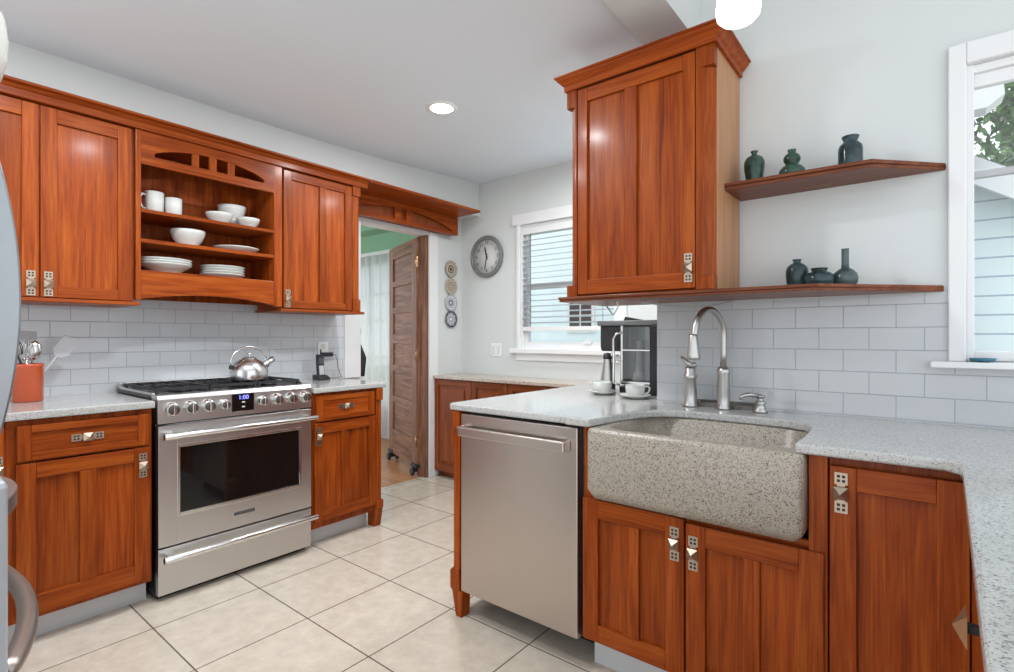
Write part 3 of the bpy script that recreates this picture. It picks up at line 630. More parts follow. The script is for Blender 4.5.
# ------------------------------------------------------------------ crock with utensils, phone, outlet
cx, cy, cz = -3.09, .468, .9145
single('utensil_crock', MB().lathe([(.050, 0), (.053, .006), (.054, .15), (.056, .155), (.056, .166), (.051, .168), (.049, .15), (.048, .01), (.001, .008)], (cx, cy, cz), ORANGE, 32), 'orange ceramic crock holding cooking utensils on the left countertop', 'crock', (cx, cy, cz))
def utensil(name, label, foot, tip, head, hm, cat):
    f = Vector((cx+foot[0], cy+foot[1], cz+.012)); t = Vector((cx+tip[0], cy+tip[1], cz+tip[2])); d = (t-f).normalized()
    r = thing(name, label, cat, f, 'utensils in the orange crock'); part('handle', MB().tube([f, t], .0045, hm, 8), r)
    a = d.cross(Vector((1, 0, 0))).normalized(); m_ = MB()
    if head == 'blade':
        b = t+d*.10; nn = a.cross(d).normalized()*.003; pts = [t-a*.012, t+a*.012, t+d*.025+a*.034, b+a*.030, b-a*.030, t+d*.025-a*.034]
        vs = [p+nn for p in pts]+[p-nn for p in pts]; m_.add(vs, [(0, 1, 2, 3, 4, 5), (11, 10, 9, 8, 7, 6)]+[(i, (i+1) % 6+0, (i+1) % 6+6, i+6) for i in range(6)], GREYP)
    elif head == 'spoon':
        c = t+d*.04; prof = [(.004, -.044), (.020, -.03), (.027, 0), (.021, .03), (.004, .044)]; up = a; side = up.cross(d).normalized(); vs = []; n_ = 14
        for rr, h in prof:
            for k in range(n_): th = 2*PI*k/n_; vs.append(c+d*h+up*rr*math.cos(th)+side*rr*.32*math.sin(th))
        fs = [(i*n_+k, i*n_+(k+1) % n_, (i+1)*n_+(k+1) % n_, (i+1)*n_+k) for i in range(4) for k in range(n_)]+[list(range(n_))[::-1], list(range(4*n_, 5*n_))]; m_.add(vs, fs, hm if hm is not GREYP else GREYP, True)
    elif head == 'whisk':
        for k in range(5):
            th = PI*k/5; up = a*math.cos(th)+a.cross(d)*math.sin(th); m_.tube([t+d*.09*(1-math.cos(q))/2+up*.026*math.sin(q)*(1 if True else 1) for q in [PI*i/8 for i in range(9)]]+[t+d*.09*(1-math.cos(q))/2-up*.026*math.sin(q) for q in [PI-PI*i/8 for i in range(1, 9)]], .0012, CHROME, 6)
    part('head', m_, r); return r
utensil('spatula', 'grey spatula leaning to the right out of the orange crock', (-.01, -.02), (-.035, .105, .195), 'blade', GREYP, 'spatula')
utensil('turner', 'light grey turner standing behind the others in the orange crock', (.0, -.01), (-.05, .005, .215), 'blade', GREYP, 'spatula')
utensil('serving_spoon', 'steel serving spoon in the middle of the orange crock', (.01, -.01), (.0, .015, .185), 'spoon', CHROME, 'spoon')
utensil('ladle', 'black handled spoon leaning left in the orange crock', (.015, .02), (.012, -.032, .20), 'spoon', RUBBER, 'spoon')
utensil('whisk', 'small wire whisk leaning toward the front of the orange crock', (-.015, .0), (.028, -.008, .18), 'whisk', CHROME, 'whisk')
px_, py_ = -3.175, 1.958
P = thing('cordless_phone', 'black cordless phone upright in its charging base on the right countertop', 'phone', (px_, py_, .9105))
part('base', MB().prism([(px_-.045, .9105), (px_+.045, .9105), (px_+.045, .925), (px_+.01, .940), (px_-.045, .945)], 'y', py_-.042, py_+.042, RUBBER), P, .005)
hs = MB().prism([(px_-.022, .93), (px_+.006, .93), (px_-.008, 1.075), (px_-.014, 1.082), (px_-.036, 1.080)], 'y', py_-.024, py_+.024, RUBBER)
h = part('handset', hs, P, .005)
part('keypad', MB().prism([(px_+.003, .945), (px_+.0075, .945), (px_+.001, 1.005), (px_-.003, 1.005)], 'y', py_-.017, py_+.017, GREYP), h); part('screen', MB().prism([(px_-.005, 1.020), (px_-.0005, 1.020), (px_-.005, 1.058), (px_-.009, 1.058)], 'y', py_-.016, py_+.016, GREYD), h)
part('antenna', MB().tube([(px_-.03, py_+.014, 1.075), (px_-.032, py_+.014, 1.115)], .005, RUBBER, 8), h)
single('wall_outlet', MB().box(XW+.0075, XW+.013, 1.995, 2.075, 1.045, 1.165, WHITE).box(XW+.013, XW+.0145, 2.018, 2.052, 1.115, 1.150, WCER).box(XW+.013, XW+.0145, 2.018, 2.052, 1.060, 1.095, WCER), 'white wall outlet on the tile behind the cordless phone', 'outlet', (XW+.0075, 2.035, 1.105), .001)
A = thing('phone_charger', 'black plug adapter with a thin cord hanging from the tile outlet', 'charger', (XW+.0145, 2.035, 1.078))
part('plug', MB().box(XW+.0145, XW+.052, 2.010, 2.092, 1.062, 1.092, RUBBER), A, .006)
part('cord', MB().tube([(XW+.035, 2.09, 1.077), (XW+.04, 2.115, 1.072), (XW+.04, 2.128, 1.04), (XW+.045, 2.13, .99), (XW+.05, 2.145, .94), (XW+.055, 2.155, .916), (XW+.07, 2.10, .9135), (XW+.075, 2.02, .9135)], .0022, GREYD, 8), A)
# a dark bag hanging inside the doorway
B = thing('hanging_bag', 'slim dark bag hanging by a strap just inside the left of the doorway', 'bag', (-3.36, 2.375, 1.33))
part('hook', MB().tube([(-3.36, D0+.001, 1.35), (-3.36, D0+.038, 1.35), (-3.36, D0+.042, 1.362)], .005, CHROME, 8).lathe([(.012, 0), (.014, .006), (.001, .01)], (-3.36, D0+.0, 1.35), WCER, 12, 'y'), B)
part('strap', MB().tube([(-3.36, D0+.034, 1.352), (-3.36, D0+.052, 1.25), (-3.352, D0+.040, 1.19), (-3.36, D0+.048, 1.10)], [.006, .011, .012, .008], GREYD, 8), B)
part('body', MB().prism([(D0+.002, .90), (D0+.062, .90), (D0+.078, 1.04), (D0+.030, 1.145), (D0+.002, 1.145)], 'x', -3.41, -3.31, RUBBER), B, .004)

# ------------------------------------------------------------------ wall pieces: medallion plates, clock, switch
rings = [[(0, (.05, .03, .02)), (.18, (.42, .36, .27)), (.34, (.10, .07, .05)), (.50, (.5, .44, .34)), (.74, (.15, .12, .09)), (.82, (.55, .50, .41)), (.95, (.2, .16, .12))],
         [(0, (.7, .68, .6)), (.12, (.2, .16, .1)), (.28, (.5, .44, .32)), (.44, (.2, .16, .1)), (.58, (.5, .45, .34)), (.76, (.22, .18, .13)), (.84, (.48, .43, .34))],
         [(0, (.8, .8, .8)), (.16, (.14, .15, .2)), (.40, (.55, .55, .57)), (.55, (.2, .21, .25)), (.62, (.6, .6, .62)), (.86, (.25, .25, .27)), (.93, (.5, .5, .5))],
         [(0, (.8, .8, .8)), (.2, (.2, .21, .25)), (.36, (.6, .62, .65)), (.52, (.25, .26, .3)), (.62, (.5, .52, .54)), (.74, (.1, .105, .11)), (.90, (.07, .07, .075))]]
for i, (z, lb) in enumerate(((1.804, 'beige patterned medallion plate with a dark centre, top of the four on the wall'), (1.651, 'beige ringed medallion plate, second from the top on the wall'), (1.504, 'pale grey medallion plate with a white centre, third from the top on the wall'), (1.358, 'dark rimmed grey medallion plate, lowest of the four on the wall'))):
    single('medallion_plate', MB().lathe([(.045, 0), (.050, .004), (.073, .014), (.075, .017), (.072, .018), (.048, .010), (.001, .009)], (XW, 3.30, z), medal('medallion_%d' % i, rings[i]), 32, 'x'), lb, 'plate', (XW, 3.30, z), 0, 'medallion plates in a column beside the doorway')
C = thing('wall_clock', 'round grey rimmed wall clock with a pale face beside the window', 'clock', (-2.965, YC, 1.90)); q = (-2.965, YC, 1.90)
part('rim', MB().lathe([(.172, 0), (.182, -.012), (.182, -.030), (.172, -.040), (.158, -.042), (.150, -.030), (.150, 0)], q, CLOCKR, 48, 'y', False), C)
part('face', MB().lathe([(.151, -.012), (.151, -.016), (.001, -.016)], q, CLOCKF, 40, 'y'), C)
for hnum in range(1, 13):
    a = PI/2-hnum*PI/6; text('numeral', str(hnum), .042, C, (q[0]+.120*math.cos(a), YC-.0165, q[2]+.120*math.sin(a)), (PI/2, 0, 0), GREYD)
def hand(name, ang, ln, wd):
    d = Vector((math.sin(ang), 0, math.cos(ang))); s_ = Vector((d.z, 0, -d.x)); o = Vector((q[0], YC-.019, q[2])); t = Vector((0, -.001, 0))
    pts = [o-d*.025-s_*wd, o-d*.025+s_*wd, o+d*ln*.8+s_*wd, o+d*ln, o+d*ln*.8-s_*wd]; part(name, MB().add([p for p in pts]+[p+t for p in pts], [(0, 1, 2, 3, 4), (9, 8, 7, 6, 5)]+[(i, (i+1) % 5, (i+1) % 5+5, i+5) for i in range(5)], RUBBER), C)
hand('hour_hand', math.radians(-14), .095, .007); hand('minute_hand', math.radians(192), .125, .0045)
part('hub', MB().lathe([(.009, -.016), (.009, -.022), (.001, -.023)], q, RUBBER, 14, 'y'), C)
S = thing('light_switch', 'white double light switch plate below the clock', 'switch', (-2.868, YC, 1.087))
part('plate', MB().box(-2.925, -2.811, YC-.006, YC, 1.030, 1.145, WHITE), S, .002)
for x in (-2.897, -2.839): part('toggle', MB().box(x-.017, x+.017, YC-.009, YC-.005, 1.054, 1.121, WCER), S, .001)

# ------------------------------------------------------------------ hutch cabinet under window 1
FHu = Fr('S', 3.115)
r = thing('buffet_cabinet', 'dark wooden buffet cabinet with four raised panel doors under the window', 'cabinet', (-2.5, 3.27, 0))
part('body', MB().box(XW+.006, -1.62, 3.115, YC-.003, .05, .845, DZ), r); part('plinth', MB().box(XW+.02, -1.64, 3.16, YC-.003, 0, .05, DX), r)
for a, b in ((XW+.008, -2.853), (-2.846, -2.478), (-2.470, -2.102), (-2.094, -1.726)): door(FHu, r, a, b, .06, .84, st=.05, rt=.05, rb=.06, name='door', wz=DZ, wu=DX, raised=True)
counter('stone_worktop', [(XW+.004, 3.075), (-1.61, 3.075), (-1.61, YC-.001), (XW+.004, YC-.001)], .845, .872, HT, 'beige stone top on the buffet cabinet under the window', .004)

# ------------------------------------------------------------------ sink run
FS = Fr('S', 1.635)       # carcass front; doors add 2 cm
c2 = []
o = [(-1.60, 1.602)]
o = arc(-1.588, 1.627, .025, 180, 270, 5)+[(-1.012, 1.602), (-1.004, 1.588), (-.908, 1.588)]
o += [(-.897, 1.66), (-.882, 1.78), (-.862, 1.86), (-.835, 1.93), (-.795, 1.98), (-.745, 2.005), (-.68, 2.012), (-.45, 2.012), (-.36, 2.005), (-.31, 1.98), (-.283, 1.93), (-.272, 1.85), (-.268, 1.70), (-.272, 1.62), (-.270, 1.592), (-.262, 1.588)]
o += [(.040, 1.594), (.066, 1.570), (.069, 1.50), (.052, .90), (.036, .35), (.72, .35), (.72, YS-.008), (-.93, YS-.008), (-.932, 3.068), (-1.613, 3.068)]
counter('countertop', o, .884, .912, GR, 'large pale granite countertop around the sink with the coffee maker on it', .007)
r = thing('sink', 'speckled granite apron-front farmhouse sink', 'sink', (-.58, 1.83, .64))
# apron-front basin: outer box and inner bowl as one surface
def rr(x0, x1, y0, y1, rad, z, n=5): return [(p[0], p[1], z) for p in arc(x1-rad, y1-rad, rad, 0, 90, n)+arc(x0+rad, y1-rad, rad, 90, 180, n)+arc(x0+rad, y0+rad, rad, 180, 270, n)+arc(x1-rad, y0+rad, rad, 270, 360, n)]
rg = [rr(-.906, -.252, 1.583, 2.05, .018, .660), rr(-.912, -.246, 1.578, 2.055, .018, .672), rr(-.912, -.246, 1.578, 2.055, .018, .868), rr(-.909, -.249, 1.583, 2.052, .018, .8815),
      rr(-.905, -.253, 1.590, 2.050, .02, .8835), rr(-.876, -.282, 1.616, 2.020, .09, .8835), rr(-.870, -.288, 1.622, 2.014, .09, .876), rr(-.855, -.303, 1.64, 1.99, .09, .70), rr(-.83, -.33, 1.67, 1.96, .08, .682), rr(-.60, -.56, 1.80, 1.84, .015, .678)]
rg = [rr(-.895, -.263, 1.592, 2.045, .018, .641)]+rg
vs = [p for g in rg for p in g]; n = len(rg[0]); fs = [(i*n+k, i*n+(k+1) % n, (i+1)*n+(k+1) % n, (i+1)*n+k) for i in range(len(rg)-1) for k in range(n)]+[list(range(n))[::-1], list(range((len(rg)-1)*n, len(rg)*n))]
part('basin', MB().add(vs, fs, GS, True), r)
part('drain', MB().lathe([(.04, .6785), (.04, .682), (.03, .682), (.028, .680), (.001, .680)], (-.58, 1.82, 0), NICKEL, 20), r)
r = thing('sink_cabinet', 'cherry sink base cabinet with two doors below the granite sink', 'cabinet', (-.56, 1.9, 0))
mb = MB().box(-.952, -.93, 1.655, 2.22, .115, .878, WZ).box(-.205, -.196, 1.655, 2.22, .115, .878, WZ).box(-.93, -.205, 1.655, 2.22, .115, .60, WZ)
FS.box(mb, -.952, -.916, .115, .880, -.02, 0, WZ); FS.box(mb, -.242, -.197, .115, .880, -.02, .012, WZ); FS.box(mb, -.916, -.242, .60, .638, -.02, -.002, WX); FS.box(mb, -.952, -.197, .115, .14, -.02, -.002, WX)
part('body', mb, r, .0015)
part('toe_kick', MB().box(-.945, -.196, 1.70, 1.72, 0, .115, PLINTH), r, 0, 'pale tiled toe kick')
door(FS, r, -.946, -.583, .13, .628, st=.06, rt=.065, rb=.06, mull=-.762, mw=.055, lat=(-.612, .545))
door(FS, r, -.577, -.205, .115, .618, st=.06, rt=.065, rb=.06, mull=-.386, mw=.045, lat=(-.553, .530))
r = thing('corner_cabinet', 'cherry corner cabinet with a tall single panel door right of the sink', 'cabinet', (-.05, 1.9, 0))
part('body', MB().box(-.194, .62, 1.636, 2.22, .10, .880, WZ), r); part('toe_kick', MB().box(-.194, .62, 1.70, 2.2, 0, .10, PLINTH), r)
door(FS, r, -.192, .088, .115, .858, st=.060, rt=.060, rb=.06, lat=(-.166, .79))
r = thing('return_cabinet', 'cherry cabinet under the right hand countertop with a copper knob', 'cabinet', (.4, 1.0, 0))
part('body', MB().box(.112, .66, .40, 1.630, .10, .880, WZ), r); part('toe_kick', MB().box(.17, .66, .40, 1.63, 0, .10, PLINTH), r)
FR2 = MB()
dd = MB().box(.090, .112, 1.04, 1.612, .115, .870, WZ); dd = part('door', dd, r, .003)
kx, ky, kz = .090, 1.0, .78
dd2 = MB().box(.090, .112, .41, 1.005+.03, .115, .870, WZ); dd2 = part('door', dd2, r, .003)
part('knob', MB().box(.050, kx, ky-.006, ky+.006, kz-.006, kz+.006, IRON).add([(.050, ky-.021, kz-.024), (.050, ky+.021, kz-.024), (.050, ky+.021, kz+.024), (.050, ky-.021, kz+.024), (.034, ky, kz)], [(0, 1, 2, 3), (1, 0, 4), (2, 1, 4), (3, 2, 4), (0, 3, 4)], BRONZE), dd2, 0, 'copper pyramid knob')
# dishwasher
r = thing('dishwasher', 'stainless steel dishwasher with a bar handle left of the sink', 'dishwasher', (-1.255, 1.9, 0))
part('body', MB().box(-1.54, -.957, 1.645, 2.2, .112, .876, BLACK), r)
dw = part('door', MB().box(-1.543, -.966, 1.612, 1.645, .112, .872, STX), r, .004)
mb = MB().prism([(-1.535+.02, 1.565), (-.995, 1.565), (-.995, 1.612), (-1.010, 1.612), (-1.010, 1.585), (-1.515, 1.585), (-1.515, 1.612), (-1.535, 1.612), (-1.535, 1.575)], 'z', .786, .824, STX)
part('handle', mb, dw, .005)
part('toe_panel', MB().box(-1.53, -.957, 1.80, 1.82, 0, .112, BLACK), r)
r = thing('end_panel', 'cherry end panel with a carved footed post at the left of the dishwasher', 'panel', (-1.58, 1.9, 0))
part('panel', MB().box(-1.58, -1.565, 1.66, 3.06, .06, .880, WZ), r)
p = MB().box(-1.590, -1.550, 1.608, 1.66, .80, .882, WZ).box(-1.586, -1.550, 1.612, 1.66, .19, .80, WZ).prism([(-1.535, 0.0), (-1.530, .105), (-1.550, .108), (-1.550, .205), (-1.586, .205), (-1.602, .19), (-1.602, .115), (-1.590, .105), (-1.568, 0.0)], 'y', 1.606, 1.66, WZ)
p.prism([(-1.586, .72), (-1.600, .745), (-1.600, .80), (-1.586, .80)], 'y', 1.612, 1.655, WZ)
part('post', p, r, .003)
part('foot', MB().box(-1.58, -1.552, 3.0, 3.05, 0, .06, WZ), r)
single('filler_strip', MB().box(-.9565, -.9525, 1.65, 1.70, .115, .87, BLACK), 'thin black filler strip between the dishwasher and the sink cabinet', 'strip')['category'] = 'strip'

# faucet set
fx, fy = -.617, 2.150; ct_ = .9125
F = thing('faucet', 'tall brushed nickel gooseneck faucet with pull-down spray head behind the sink', 'faucet', (fx, fy, ct_))
part('body', MB().lathe([(.027, 0), (.027, .006), (.023, .012), (.0255, .05), (.0225, .13), (.026, .145), (.026, .155), (.0225, .162), (.018, .168), (.0125, .170)], (fx, fy, ct_), NICKEL, 24), F)
hxv = Vector((-.045, -.205)); neck = [(fx, fy, ct_+.165), (fx, fy, ct_+.22), (fx, fy, ct_+.285)]
R_ = .098
for i in range(1, 16):
    a = PI*i/16*1.02; t = (1-math.cos(a))/2; neck.append((fx+hxv[0]*t, fy+hxv[1]*t, ct_+.285+.108*math.sin(a)))
hx_, hy_ = fx+hxv[0], fy+hxv[1]
neck.append((hx_-.001, hy_-.004, ct_+.270))
part('neck', MB().tube(neck, .0125, NICKEL, 16), F)
part('spray_head', MB().lathe([(.025, 0), (.027, .004), (.026, .012), (.019, .055), (.0165, .085), (.0135, .092), (.001, .093)][0:7], (hx_-.002, hy_-.008, ct_+.205), NICKEL, 22), F)
hx2, hy2 = -.752, 2.158
H_ = thing('faucet_lever', 'separate brushed nickel faucet lever post at the left of the faucet', 'faucet handle', (hx2, hy2, ct_))
part('post', MB().lathe([(.032, 0), (.032, .006), (.026, .014), (.028, .05), (.0235, .11), (.027, .118), (.027, .128), (.022, .134), (.023, .155), (.016, .165), (.001, .168)], (hx2, hy2, ct_), NICKEL, 24), H_)
part('lever', MB().tube([(hx2+.012, hy2-.004, ct_+.162), (hx2-.008, hy2-.008, ct_+.180), (hx2-.034, hy2-.012, ct_+.205)], [.009, .010, .006], NICKEL, 10).lathe([(.001, .160), (.010, .164), (.011, .176), (.001, .184)], (hx2+.016, hy2, ct_), NICKEL, 12), H_)
sx_, sy_ = -.482, 2.150
D = thing('soap_dispenser', 'small brushed nickel soap dispenser pump right of the faucet', 'soap dispenser', (sx_, sy_, ct_))
part('base', MB().lathe([(.027, 0), (.027, .005), (.020, .014), (.017, .028), (.020, .036), (.018, .042), (.012, .046), (.012, .056), (.018, .058), (.018, .066), (.001, .068)], (sx_, sy_, ct_), NICKEL, 20), D)
part('spout', MB().tube([(sx_, sy_, ct_+.060), (sx_-.03, sy_-.030, ct_+.068), (sx_-.052, sy_-.050, ct_+.064), (sx_-.058, sy_-.058, ct_+.050)], [.010, .009, .007, .0055], NICKEL, 10), D)
TR = granite('tray_stone', (.16, .15, .13), (.10, .09, .08), (.03, .03, .03), rough=.3)
mb = MB().prism([(-.745, 2.186), (-.515, 2.186), (-.505, 2.236), (-.755, 2.236)], 'z', ct_, ct_+.008, TR).box(-.755, -.505, 2.230, 2.237, ct_+.008, ct_+.024, TR).box(-.745, -.515, 2.186, 2.190, ct_+.008, ct_+.016, TR)
single('soap_tray', mb, 'narrow dark stone tray behind the faucet against the tile', 'tray', (-.63, 2.21, ct_), .002)

# upper right cabinet and the two open shelves
FT = Fr('S', 1.93)
r = thing('wall_cabinet', 'tall cherry wall cabinet with one two-panel door and crown above the sink counter', 'cabinet', (-.87, 2.09, 1.37))
part('body', MB().box(-1.180, -.600, 1.93, 2.241, 1.372, 2.255, WZ), r)
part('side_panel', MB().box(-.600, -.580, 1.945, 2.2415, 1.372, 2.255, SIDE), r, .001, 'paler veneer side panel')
door(FT, r, -1.143, -.648, 1.380, 2.248, st=.045, rt=.057, rb=.06, mull=-.903, mw=.052, lat=(-.672, 1.455))
p = MB().prism([(-.645, 1.93), (-.645, 1.908), (-.579, 1.908), (-.579, 1.945), (-.60, 1.945), (-.60, 1.93)], 'z', 1.372, 1.422, WZ).prism([(-.645, 1.93), (-.645, 1.908), (-.618, 1.908), (-.582, 1.936), (-.582, 1.945), (-.60, 1.945), (-.60, 1.93)], 'z', 1.422, 2.178, WZ).prism([(-.645, 1.93), (-.645, 1.908), (-.579, 1.908), (-.579, 1.945), (-.60, 1.945), (-.60, 1.93)], 'z', 2.178, 2.255, WZ)
part('post', p, r, .002)
p = MB().box(-1.196, -1.146, 1.908, 1.945, 1.372, 1.42, WZ).box(-1.196, -1.146, 1.908, 1.945, 2.18, 2.255, WZ).prism([(-1.146, 1.908), (-1.146, 1.945), (-1.183, 1.945), (-1.183, 1.934), (-1.157, 1.908)], 'z', 1.42, 2.18, WZ)
part('post', p, r, .003)
# crown with mitred returns on both ends
prof = [(0, 2.252), (.012, 2.252), (.012, 2.272), (.020, 2.278), (.030, 2.290), (.036, 2.294), (.036, 2.300), (.044, 2.303), (.044, 2.310), (0, 2.310)]
vs = []; fs = []; n = len(prof)
for d_, z in prof:
    vs += [(-1.19-d_, 2.24, z), (-1.19-d_, 1.908-d_, z), (-.58+d_, 1.908-d_, z), (-.58+d_, 2.24, z)]
for i in range(n):
    j = (i+1) % n
    for k in range(3): fs.append((4*i+k, 4*i+k+1, 4*j+k+1, 4*j+k))
fs += [[4*i for i in range(n)], [4*i+3 for i in range(n)][::-1]]
part('crown', MB().add(vs, fs, WX), r, .0008)
part('crown_top', MB().box(-1.18, -.58, 1.908, 2.24, 2.29, 2.306, WX), r)
def shelfboard(pts, z0, z1, label):
    c = (sum(p[0] for p in pts)/len(pts), sum(p[1] for p in pts)/len(pts), z0)
    t = z1-z0; ins = []
    mb = MB().prism(pts, 'z', z0+t*.5, z1, SX)
    cxm = c[0]; q = [(p[0]-(.006 if p[0] > cxm and p[1] < 2.2 else 0), p[1]+(.008 if p[1] < 2.2 else 0)) for p in pts]
    mb.prism(q, 'z', z0, z0+t*.5, SX)
    return single('wall_shelf', mb, label, 'shelf', c, .002)
shelfboard([(-.577, 2.03), (-.124, 2.045), (.062, YS-.001), (-.577, YS-.001)], 1.752, 1.776, 'upper cherry wall shelf with three green vases beside the window')
shelfboard([(-1.225, 1.884), (-.262, 1.900), (.057, YS-.008), (-.928, YS-.008), (-.932, 2.30), (-1.225, 2.30)], 1.350, 1.3705, 'lower cherry shelf running from under the wall cabinet toward the window')
cab = MB().tube([(-.93+.0, 2.08, 1.346), (-.85, 2.13, 1.332), (-.74, 2.17, 1.322), (-.66, 2.20, 1.330), (-.60, 2.23, 1.346)], .0025, GREYP, 8)
single('hanging_wire', cab, 'thin grey cord drooping under the wall cabinet above the faucet', 'cord', (-.74, 2.17, 1.322))
cab = MB().tube([(-.99, 1.97, 1.346), (-1.0, 2.0, 1.325), (-1.06, 2.08, 1.300), (-1.10, 2.14, 1.305), (-1.16, 2.2, 1.346)], .003, WCER, 8)
single('looped_wire', cab, 'white cord looping below the wall cabinet above the coffee maker', 'cord', (-1.06, 2.08, 1.30))
def vase(prof, x, y, z, m, label, grp): return single('vase', MB().lathe(prof, (x, y, z), m, 32), label, 'vase', (x, y, z), 0, grp)
GU = 'green vases on the upper shelf'; GL = 'blue green vases on the lower shelf'
def sc_(prof, s, h): return [(r*s, z*h) for r, z in prof]
bottle = [(.60, 0), (.66, .02), (.82, .20), (.97, .45), (1.0, .60), (.96, .70), (.78, .80), (.42, .865), (.27, .89), (.25, .93), (.34, .97), (.36, 1.0), (.22, 1.0), (.18, .9), (.01, .88)]
vase(sc_(bottle, .0365, .128), -.497, 2.125, 1.7765, GLZ, 'round-shouldered green vase at the left end of the upper shelf', GU)
gourd = [(.7, 0), (.9, .06), (1.0, .18), (.96, .30), (.72, .42), (.50, .48), (.52, .53), (.64, .62), (.66, .70), (.56, .80), (.32, .88), (.28, .92), (.33, .97), (.34, 1.0), (.2, 1.0), (.18, .9), (.01, .88)]
vase(sc_(gourd, .0435, .105), -.370, 2.125, 1.7765, GLZ, 'green double gourd vase in the middle of the upper shelf', GU)
jar = [(.86, 0), (.94, .02), (1.0, .15), (1.0, .60), (.95, .70), (.72, .79), (.58, .83), (.60, .90), (.70, .96), (.72, 1.0), (.58, 1.0), (.5, .85), (.01, .83)]
vase(sc_(jar, .0365, .112), -.192, 2.13, 1.7765, GLZ2, 'straight-sided green jar at the right end of the upper shelf', GU)
bot2 = [(.70, 0), (.78, .02), (.92, .2), (1.0, .45), (1.0, .62), (.9, .74), (.62, .84), (.34, .89), (.33, .95), (.42, .98), (.43, 1.0), (.3, 1.0), (.25, .9), (.01, .88)]
vase(sc_(bot2, .0365, .108), -.352, 2.115, 1.371, GLZ2, 'tall bottle-shaped dark vase at the left of the lower shelf group', GL)
squat = [(.62, 0), (.74, .03), (.94, .2), (1.0, .42), (.93, .62), (.72, .76), (.5, .82), (.48, .90), (.54, .96), (.55, 1.0), (.44, 1.0), (.4, .85), (.01, .8)]
vase(sc_(squat, .048, .068), -.279, 2.09, 1.371, GLZ2, 'squat wide-mouthed dark vase in the middle of the lower shelf group', GL)
longn = [(.62, 0), (.74, .02), (.95, .12), (1.0, .24), (.9, .36), (.55, .46), (.32, .50), (.29, .6), (.29, .96), (.32, 1.0), (.24, 1.0), (.2, .6), (.01, .5)]
vase(sc_(longn, .0385, .132), -.206, 2.12, 1.371, GLZ3, 'grey green long-necked vase at the right of the lower shelf group', GL)

# coffee things
mx0, mx1, my0, my1, mz = -1.335, -1.03, 2.44, 2.70, .9125
MK = thing('coffee_maker', 'black coffee maker with a clear water tank on the counter by the wall end', 'coffee maker', (-1.18, 2.55, mz))
part('base', MB().box(mx0+.11, mx1+.03, my0+.02, my1, mz, mz+.035, RUBBER), MK, .006)
part('body', MB().box(mx0+.08, mx1+.03, my0+.09, my1, mz+.035, mz+.345, RUBBER), MK, .008)
part('brew_head', MB().prism([(mx0+.005, 1.125), (mx0+.13, 1.125), (mx0+.13, 1.262), (mx0, 1.262), (mx0, 1.15)], 'y', my0+.02, my1-.01, RUBBER), MK, .008)
part('top_cover', MB().box(mx0-.008, mx1+.03, my0+.0, my1, 1.258, 1.284, M('dark_steel', (.20, .20, .20), .3, metal=1)), MK, .005, 'steel top cover')
part('water_tank', MB().box(mx0+.135, mx1-.015, my0, my0+.088, mz+.06, 1.257, TANK), MK, .008, 'clear grey water tank')
part('tank_edge', MB().box(mx0+.132, mx0+.142, my0-.004, my0+.004, mz+.055, 1.257, CHROME).box(mx0+.135, mx1-.015, my0-.003, my0+.003, mz+.052, mz+.062, CHROME).box(mx0+.135, mx1-.015, my0-.003, my0+.003, 1.13, 1.136, CHROME), MK); part('tank_tube', MB().tube([(mx0+.21, my0+.045, mz+.065), (mx0+.21, my0+.045, 1.18)], .015, GREYP, 12).lathe([(.032, .98), (.03, 1.01), (.02, 1.03), (.018, 1.06)], (mx0+.21, my0+.045, 0), GREYP, 14), MK)
part('side_column', MB().box(mx1-.015, mx1+.03, my0-.015, my0+.09, mz, 1.257, RUBBER), MK, .004)
part('chrome_rail', MB().tube([(mx0+.125, my0-.004, mz+.04), (mx0+.095, my0-.012, mz+.05), (mx0+.095, my0-.012, 1.19), (mx0+.11, my0-.012, 1.215), (mx0+.135, my0-.006, 1.222)], .007, CHROME, 10).tube([(mx0+.095, my0-.012, 1.075), (mx0+.135, my0-.004, 1.075)], .005, CHROME, 8), MK)
part('lid_lever', MB().prism([(mx0+.13, 1.284), (mx0+.25, 1.284), (mx0+.20, 1.292), (mx0+.14, 1.304)], 'y', my0+.03, my0+.07, RUBBER), MK)
fx2, fy2 = -1.288, 2.455
FJ = thing('milk_frother', 'slim steel milk jug with a black top beside the coffee maker', 'jug', (fx2, fy2, mz))
part('jug', MB().lathe([(.042, 0), (.043, .01), (.038, .06), (.027, .13), (.021, .165), (.021, .175), (.001, .176)], (fx2, fy2, mz), NICKEL, 22), FJ)
part('cap', MB().lathe([(.022, .172), (.024, .18), (.020, .20), (.001, .205)], (fx2, fy2, mz), RUBBER, 16).box(fx2+.018, fx2+.062, fy2-.006, fy2+.006, mz+.188, mz+.196, CHROME), FJ)
def cup(x, y, label, lab2, ha):
    s = single('saucer', MB().lathe([(.038, 0), (.042, .003), (.062, .012), (.072, .018), (.071, .0195), (.045, .008), (.001, .007)], (x, y, mz), WCER, 36), lab2, 'saucer', (x, y, mz), 0, 'white saucers on the counter')
    t = thing('coffee_cup', label, 'cup', (x, y, mz+.0075), 'white coffee cups on saucers'); z = mz+.0075
    part('cup', MB().lathe([(.026, 0), (.030, .004), (.041, .014), (.044, .030), (.045, .056), (.0425, .056), (.041, .028), (.03, .010), (.001, .008)], (x, y, z), WCER, 28), t)
    c, s_ = math.cos(ha), math.sin(ha); pts = [(x+c*q, y+s_*q, z+h) for q, h in ((.043, .048), (.058, .050), (.066, .040), (.062, .024), (.050, .015), (.041, .016))]
    part('handle', MB().tube(pts, .004, WCER, 8), t)
cup(-1.252, 2.332, 'white coffee cup on the left saucer in front of the steel jug', 'white saucer in front of the steel milk jug', math.radians(200))
